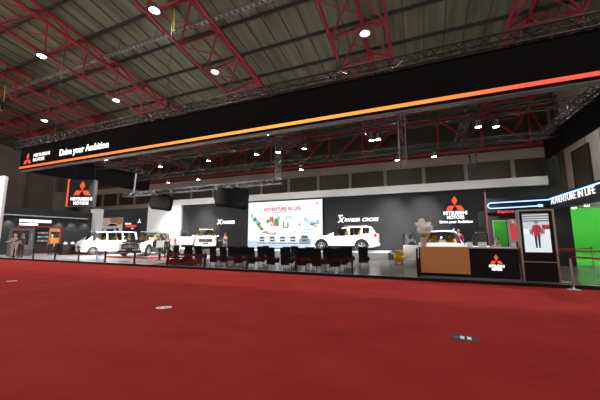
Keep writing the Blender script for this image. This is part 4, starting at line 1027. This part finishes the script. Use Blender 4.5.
def person(label, loc, rz, H, top, legs, hairc, pose='stand', armL=None, armR=None, skin='skin', hair='short', mask=None, group=None):
    t = thing('person', label, 'person', loc, rz, group)
    k = H / 1.75
    J = {}
    sit = pose == 'sit'
    base = .50 if sit else .93
    dz = base - .93
    J['pel'] = (0, 0, .95 + dz); J['sp'] = (0, .0, 1.15 + dz); J['ch'] = (0, 0, 1.36 + dz); J['nk'] = (0, 0, 1.49 + dz); J['hd'] = (0, -.015, 1.58 + dz)
    for s, n in ((-1, 'R'), (1, 'L')):
        J['hip' + n] = (s * .09, 0, .90 + dz)
        J['kn' + n] = (s * .12, -.42, .50) if sit else (s * .10, -.015, .50)
        J['an' + n] = (s * .12, -.42, .09) if sit else (s * .11, .02, .09)
        J['to' + n] = (J['an' + n][0], J['an' + n][1] - .15, .04)
        J['sh' + n] = (s * .175, 0, 1.40 + dz)
        arm = armL if n == 'L' else armR
        if arm == 'reach': el, wr, pa = (s * .23, -.14, 1.20 + dz), (s * .2, -.38, 1.18 + dz), (s * .19, -.46, 1.18 + dz)
        elif arm == 'lap' or (sit and arm is None): el, wr, pa = (s * .25, -.02, 1.14 + dz), (s * .16, -.25, 1.03 + dz), (s * .13, -.33, 1.02 + dz)
        else: el, wr, pa = (s * .235, .02, 1.13 + dz), (s * .25, -.04, .89 + dz), (s * .25, -.06, .81 + dz)
        J['el' + n], J['wr' + n], J['pa' + n] = el, wr, pa
    names = list(J); ix = {n: i for i, n in enumerate(names)}
    E_ = [('pel', 'sp'), ('sp', 'ch'), ('ch', 'nk'), ('nk', 'hd')]
    for n in 'RL': E_ += [('pel', 'hip' + n), ('hip' + n, 'kn' + n), ('kn' + n, 'an' + n), ('an' + n, 'to' + n), ('ch', 'sh' + n), ('sh' + n, 'el' + n), ('el' + n, 'wr' + n), ('wr' + n, 'pa' + n)]
    rr = dict(pel=.12, sp=.115, ch=.13, nk=.055, hd=.06)
    for n in 'RL': rr.update({'hip' + n: .085, 'kn' + n: .055, 'an' + n: .038, 'to' + n: .03, 'sh' + n: .058, 'el' + n: .04, 'wr' + n: .027, 'pa' + n: .03})
    vs = [Vector(J[n]) * k for n in names]; es = [(ix[a], ix[b]) for a, b in E_]; rad = [rr[n] * k for n in names]
    # five fingers on each palm
    for n, s in (('R', -1), ('L', 1)):
        pa = Vector(J['pa' + n]); d = (pa - Vector(J['wr' + n])).normalized(); sdv = d.cross(Vector((s, 0, 0)) if abs(d.x) < .8 else Vector((0, 0, 1))).normalized()
        fwd = sdv; curl = d.cross(sdv).normalized() * .25
        for q in range(4):
            a0 = pa + fwd * (q - 1.5) * .017; l_ = (.065, .078, .072, .055)[q]
            p1 = a0 + d * l_ * .55; p2 = a0 + d * l_ + curl * l_
            i0 = len(vs); vs += [p1 * k, p2 * k]; rad += [.0095 * k, .008 * k]; es += [(ix['pa' + n], i0), (i0, i0 + 1)]
        th = pa - d * .03 + fwd * .04; i0 = len(vs); vs += [th * k, (th + d * .045 + fwd * .012) * k]; rad += [.011 * k, .009 * k]; es += [(ix['pa' + n], i0), (i0, i0 + 1)]
    me = skin_mesh(vs, es, rad)
    # head joined into the body mesh
    hc = Vector((0, -.02, 1.66 + dz)) * k
    hm = MB(); hm.ell(hc, (.078 * k, .095 * k, .118 * k), 16, 12)
    hm.ell(hc + Vector((0, -.095, -.01)) * k, (.014 * k, .02 * k, .026 * k), 8, 6)
    for s in (-1, 1): hm.ell(hc + Vector((s * .08, .01, -.01)) * k, (.012 * k, .022 * k, .032 * k), 8, 6)
    hm.ell(hc + Vector((0, -.084, -.062)) * k, (.026 * k, .012 * k, .009 * k), 8, 5)
    bm = bmesh.new(); bm.from_mesh(me); off = len(bm.verts)
    nv = [bm.verts.new(v) for v in hm.v]
    for f in hm.f:
        try: bm.faces.new([nv[i] for i in dict.fromkeys(f)])
        except ValueError: pass
    bm.to_mesh(me); bm.free()
    body = add_me(me, 'body', M[skin], t)
    ey = MB()
    for s in (-1, 1): ey.ell(hc + Vector((s * .031, -.086, .012)) * k, (.011 * k, .008 * k, .008 * k), 8, 5)
    ey.build('eyes', M['eye'], t, True)
    hr = MB()
    vsn = len(hr.v); hr.ell(hc + Vector((0, .02, .025)) * k, (.09 * k, .10 * k, .115 * k), 16, 10)
    if hair == 'long': hr.ell(hc + Vector((0, .06, -.1)) * k, (.085 * k, .05 * k, .16 * k), 12, 8)
    if hair == 'cap': hr.prism([(-.07 * k, hc.y - .06 * k, hc.z + .06 * k), (.07 * k, hc.y - .06 * k, hc.z + .06 * k), (.05 * k, hc.y - .17 * k, hc.z + .045 * k), (-.05 * k, hc.y - .17 * k, hc.z + .045 * k)], (0, 0, .012 * k))
    # lift the fringe clear of the face
    hr.v = [(x, max(y, hc.y - .055 * k) if z < hc.z + .06 * k else y, z) for x, y, z in hr.v]
    hr.build('hair' if hair != 'cap' else 'cap', hairc, t, True)
    if mask:
        MB().ell(hc + Vector((0, -.05, -.045)) * k, (.07 * k, .062 * k, .05 * k), 12, 8).build('face_mask', mask, t, True)
    # clothes follow the body
    nm = ['pel', 'sp', 'ch', 'shR', 'elR', 'wrR', 'shL', 'elL', 'wrL']; ii = {n: i for i, n in enumerate(nm)}
    r2 = dict(pel=.145, sp=.135, ch=.15, sh=.075, el=.058, wr=.042)
    pj = [Vector(J[n]) * k for n in nm]; pj[0] = pj[0] - Vector((0, 0, .08 * k if not sit else 0))
    me = skin_mesh(pj, [(ii[a], ii[b]) for a, b in (('pel', 'sp'), ('sp', 'ch'), ('ch', 'shR'), ('shR', 'elR'), ('elR', 'wrR'), ('ch', 'shL'), ('shL', 'elL'), ('elL', 'wrL'))], [r2[n if n in r2 else n[:2]] * k for n in nm], 0)
    add_me(me, 'jacket', top, t)
    nm = ['pel', 'hipR', 'knR', 'anR', 'hipL', 'knL', 'anL']; ii = {n: i for i, n in enumerate(nm)}
    r3 = dict(pel=.13, hi=.10, kn=.072, an=.058)
    me = skin_mesh([Vector(J[n]) * k for n in nm], [(ii[a], ii[b]) for a, b in (('pel', 'hipR'), ('hipR', 'knR'), ('knR', 'anR'), ('pel', 'hipL'), ('hipL', 'knL'), ('knL', 'anL'))], [r3[n if n in r3 else n[:2]] * k for n in nm], 0)
    add_me(me, 'trousers', legs, t)
    for n in 'RL':
        a = Vector(J['an' + n]) * k; sh = MB(); sh.ell((a.x, a.y - .06 * k, .045 * k), (.05 * k, .135 * k, .045 * k), 12, 8)
        sh.v = [(x, y, max(z, .0)) for x, y, z in sh.v]; sh.build('shoe', M['plastic'], t, True)
    return t
blackhair = mat('black_hair', (.012, .010, .009), .6); blond = mat('light_hair', (.36, .24, .13), .6); orangehair = mat('brown_hair', (.20, .09, .04), .6)
suit = mat('grey_suit', (.10, .105, .12), .8); white_sh = mat('white_shirt', (.7, .68, .66), .8); magenta = mat('magenta_top', (.45, .05, .12), .8)
darkcl = mat('dark_clothes', (.018, .018, .02), .8); orange_v = mat('orange_top', (.6, .22, .02), .8); pale_cl = mat('pale_grey_top', (.5, .5, .5), .8); olive = mat('olive_top', (.09, .085, .05), .8)
def facing(dx, dy): return math.atan2(dy, dx) + PI / 2
person('person in a grey suit standing beside the open door car, reaching to its wing', (-13.9, 18.6, .08), facing(-1, .35), 1.75, suit, suit, orangehair, armR='reach', armL='reach')
person('person in a white shirt seated at the low dark table', (-13.95, 13.7, .08), facing(.8, -.4), 1.75, white_sh, darkcl, orangehair, 'sit', skin='skinlight')
person('person in dark clothes standing between the black bonnet car and the seated visitor', (-15.9, 14.9, .08), facing(1, -.6), 1.45, darkcl, darkcl, blackhair)
person('person in a magenta top standing behind the car with both doors open', (2.32, 21.2, .30), facing(-.2, -1), 1.68, magenta, darkcl, mat('grey_hair', (.2, .19, .19), .7))
tag(MB().bb(1.7, 2.9, 20.8, 21.6, .08, .30).build('black_plinth', M['black']), 'low black plinth under the person in the magenta top', 'plinth')
person('masked person in olive sitting behind the counter near the kiosk', (3.0, 14.6, .08), facing(-.3, -1), 1.80, olive, darkcl, blackhair, 'sit', mask=M['paper'])
person('light haired person in a pale top at the left end of the stand', (-27.2, 11.7, .08), facing(.5, -1), 1.66, pale_cl, beige if False else M['beige'], blond, hair='long', armR='reach', skin='skinlight')
person('person in black with brown hair beside the dark door panel', (-26.35, 11.75, .08), facing(-1, -.2), 1.68, darkcl, darkcl, orangehair, hair='long', armL='reach')
person('person in an orange top and white cap by the shelves', (-27.6, 14.2, .08), facing(.6, -1), 1.62, orange_v, darkcl, M['white'], hair='cap')
# chairs the seated people use
place_chair(-13.95, 13.62, facing(.8, -.4) + PI, 'black chair under the person in the white shirt', 'black chairs at the low table')
place_chair(3.0, 14.68, facing(-.3, -1) + PI, 'black chair under the masked person behind the counter', 'black chairs behind the counter')

# ------------------------------------------------------------------ fill light added through the unbuilt front of the hall, and view
wd = bpy.data.worlds.new('world'); S.world = wd; wd.use_nodes = True
nt = wd.node_tree; bg = nt.nodes['Background']
tc = nt.nodes.new('ShaderNodeTexCoord'); sx = nt.nodes.new('ShaderNodeSeparateXYZ'); rp = nt.nodes.new('ShaderNodeValToRGB')
nt.links.new(tc.outputs['Generated'], sx.inputs[0]); nt.links.new(sx.outputs['Z'], rp.inputs['Fac'])
rp.color_ramp.elements[0].position = 0; rp.color_ramp.elements[0].color = (.95, .95, .84, 1)      # bright lower half added to fill the ceiling, for the lit hall below
rp.color_ramp.elements[1].position = .12; rp.color_ramp.elements[1].color = (.12, .12, .105, 1)   # its dim roof above
nt.links.new(rp.outputs['Color'], bg.inputs['Color']); bg.inputs['Strength'].default_value = 1.15
S.view_settings.view_transform = 'Standard'; S.view_settings.look = 'None'; S.view_settings.gamma = 1; S.view_settings.use_curve_mapping = False
S.view_settings.exposure = 0.0
S.cycles.use_denoising = True
S.cycles.max_bounces = 6
S.cycles.transparent_max_bounces = 16
S.cycles.sample_clamp_indirect = 6
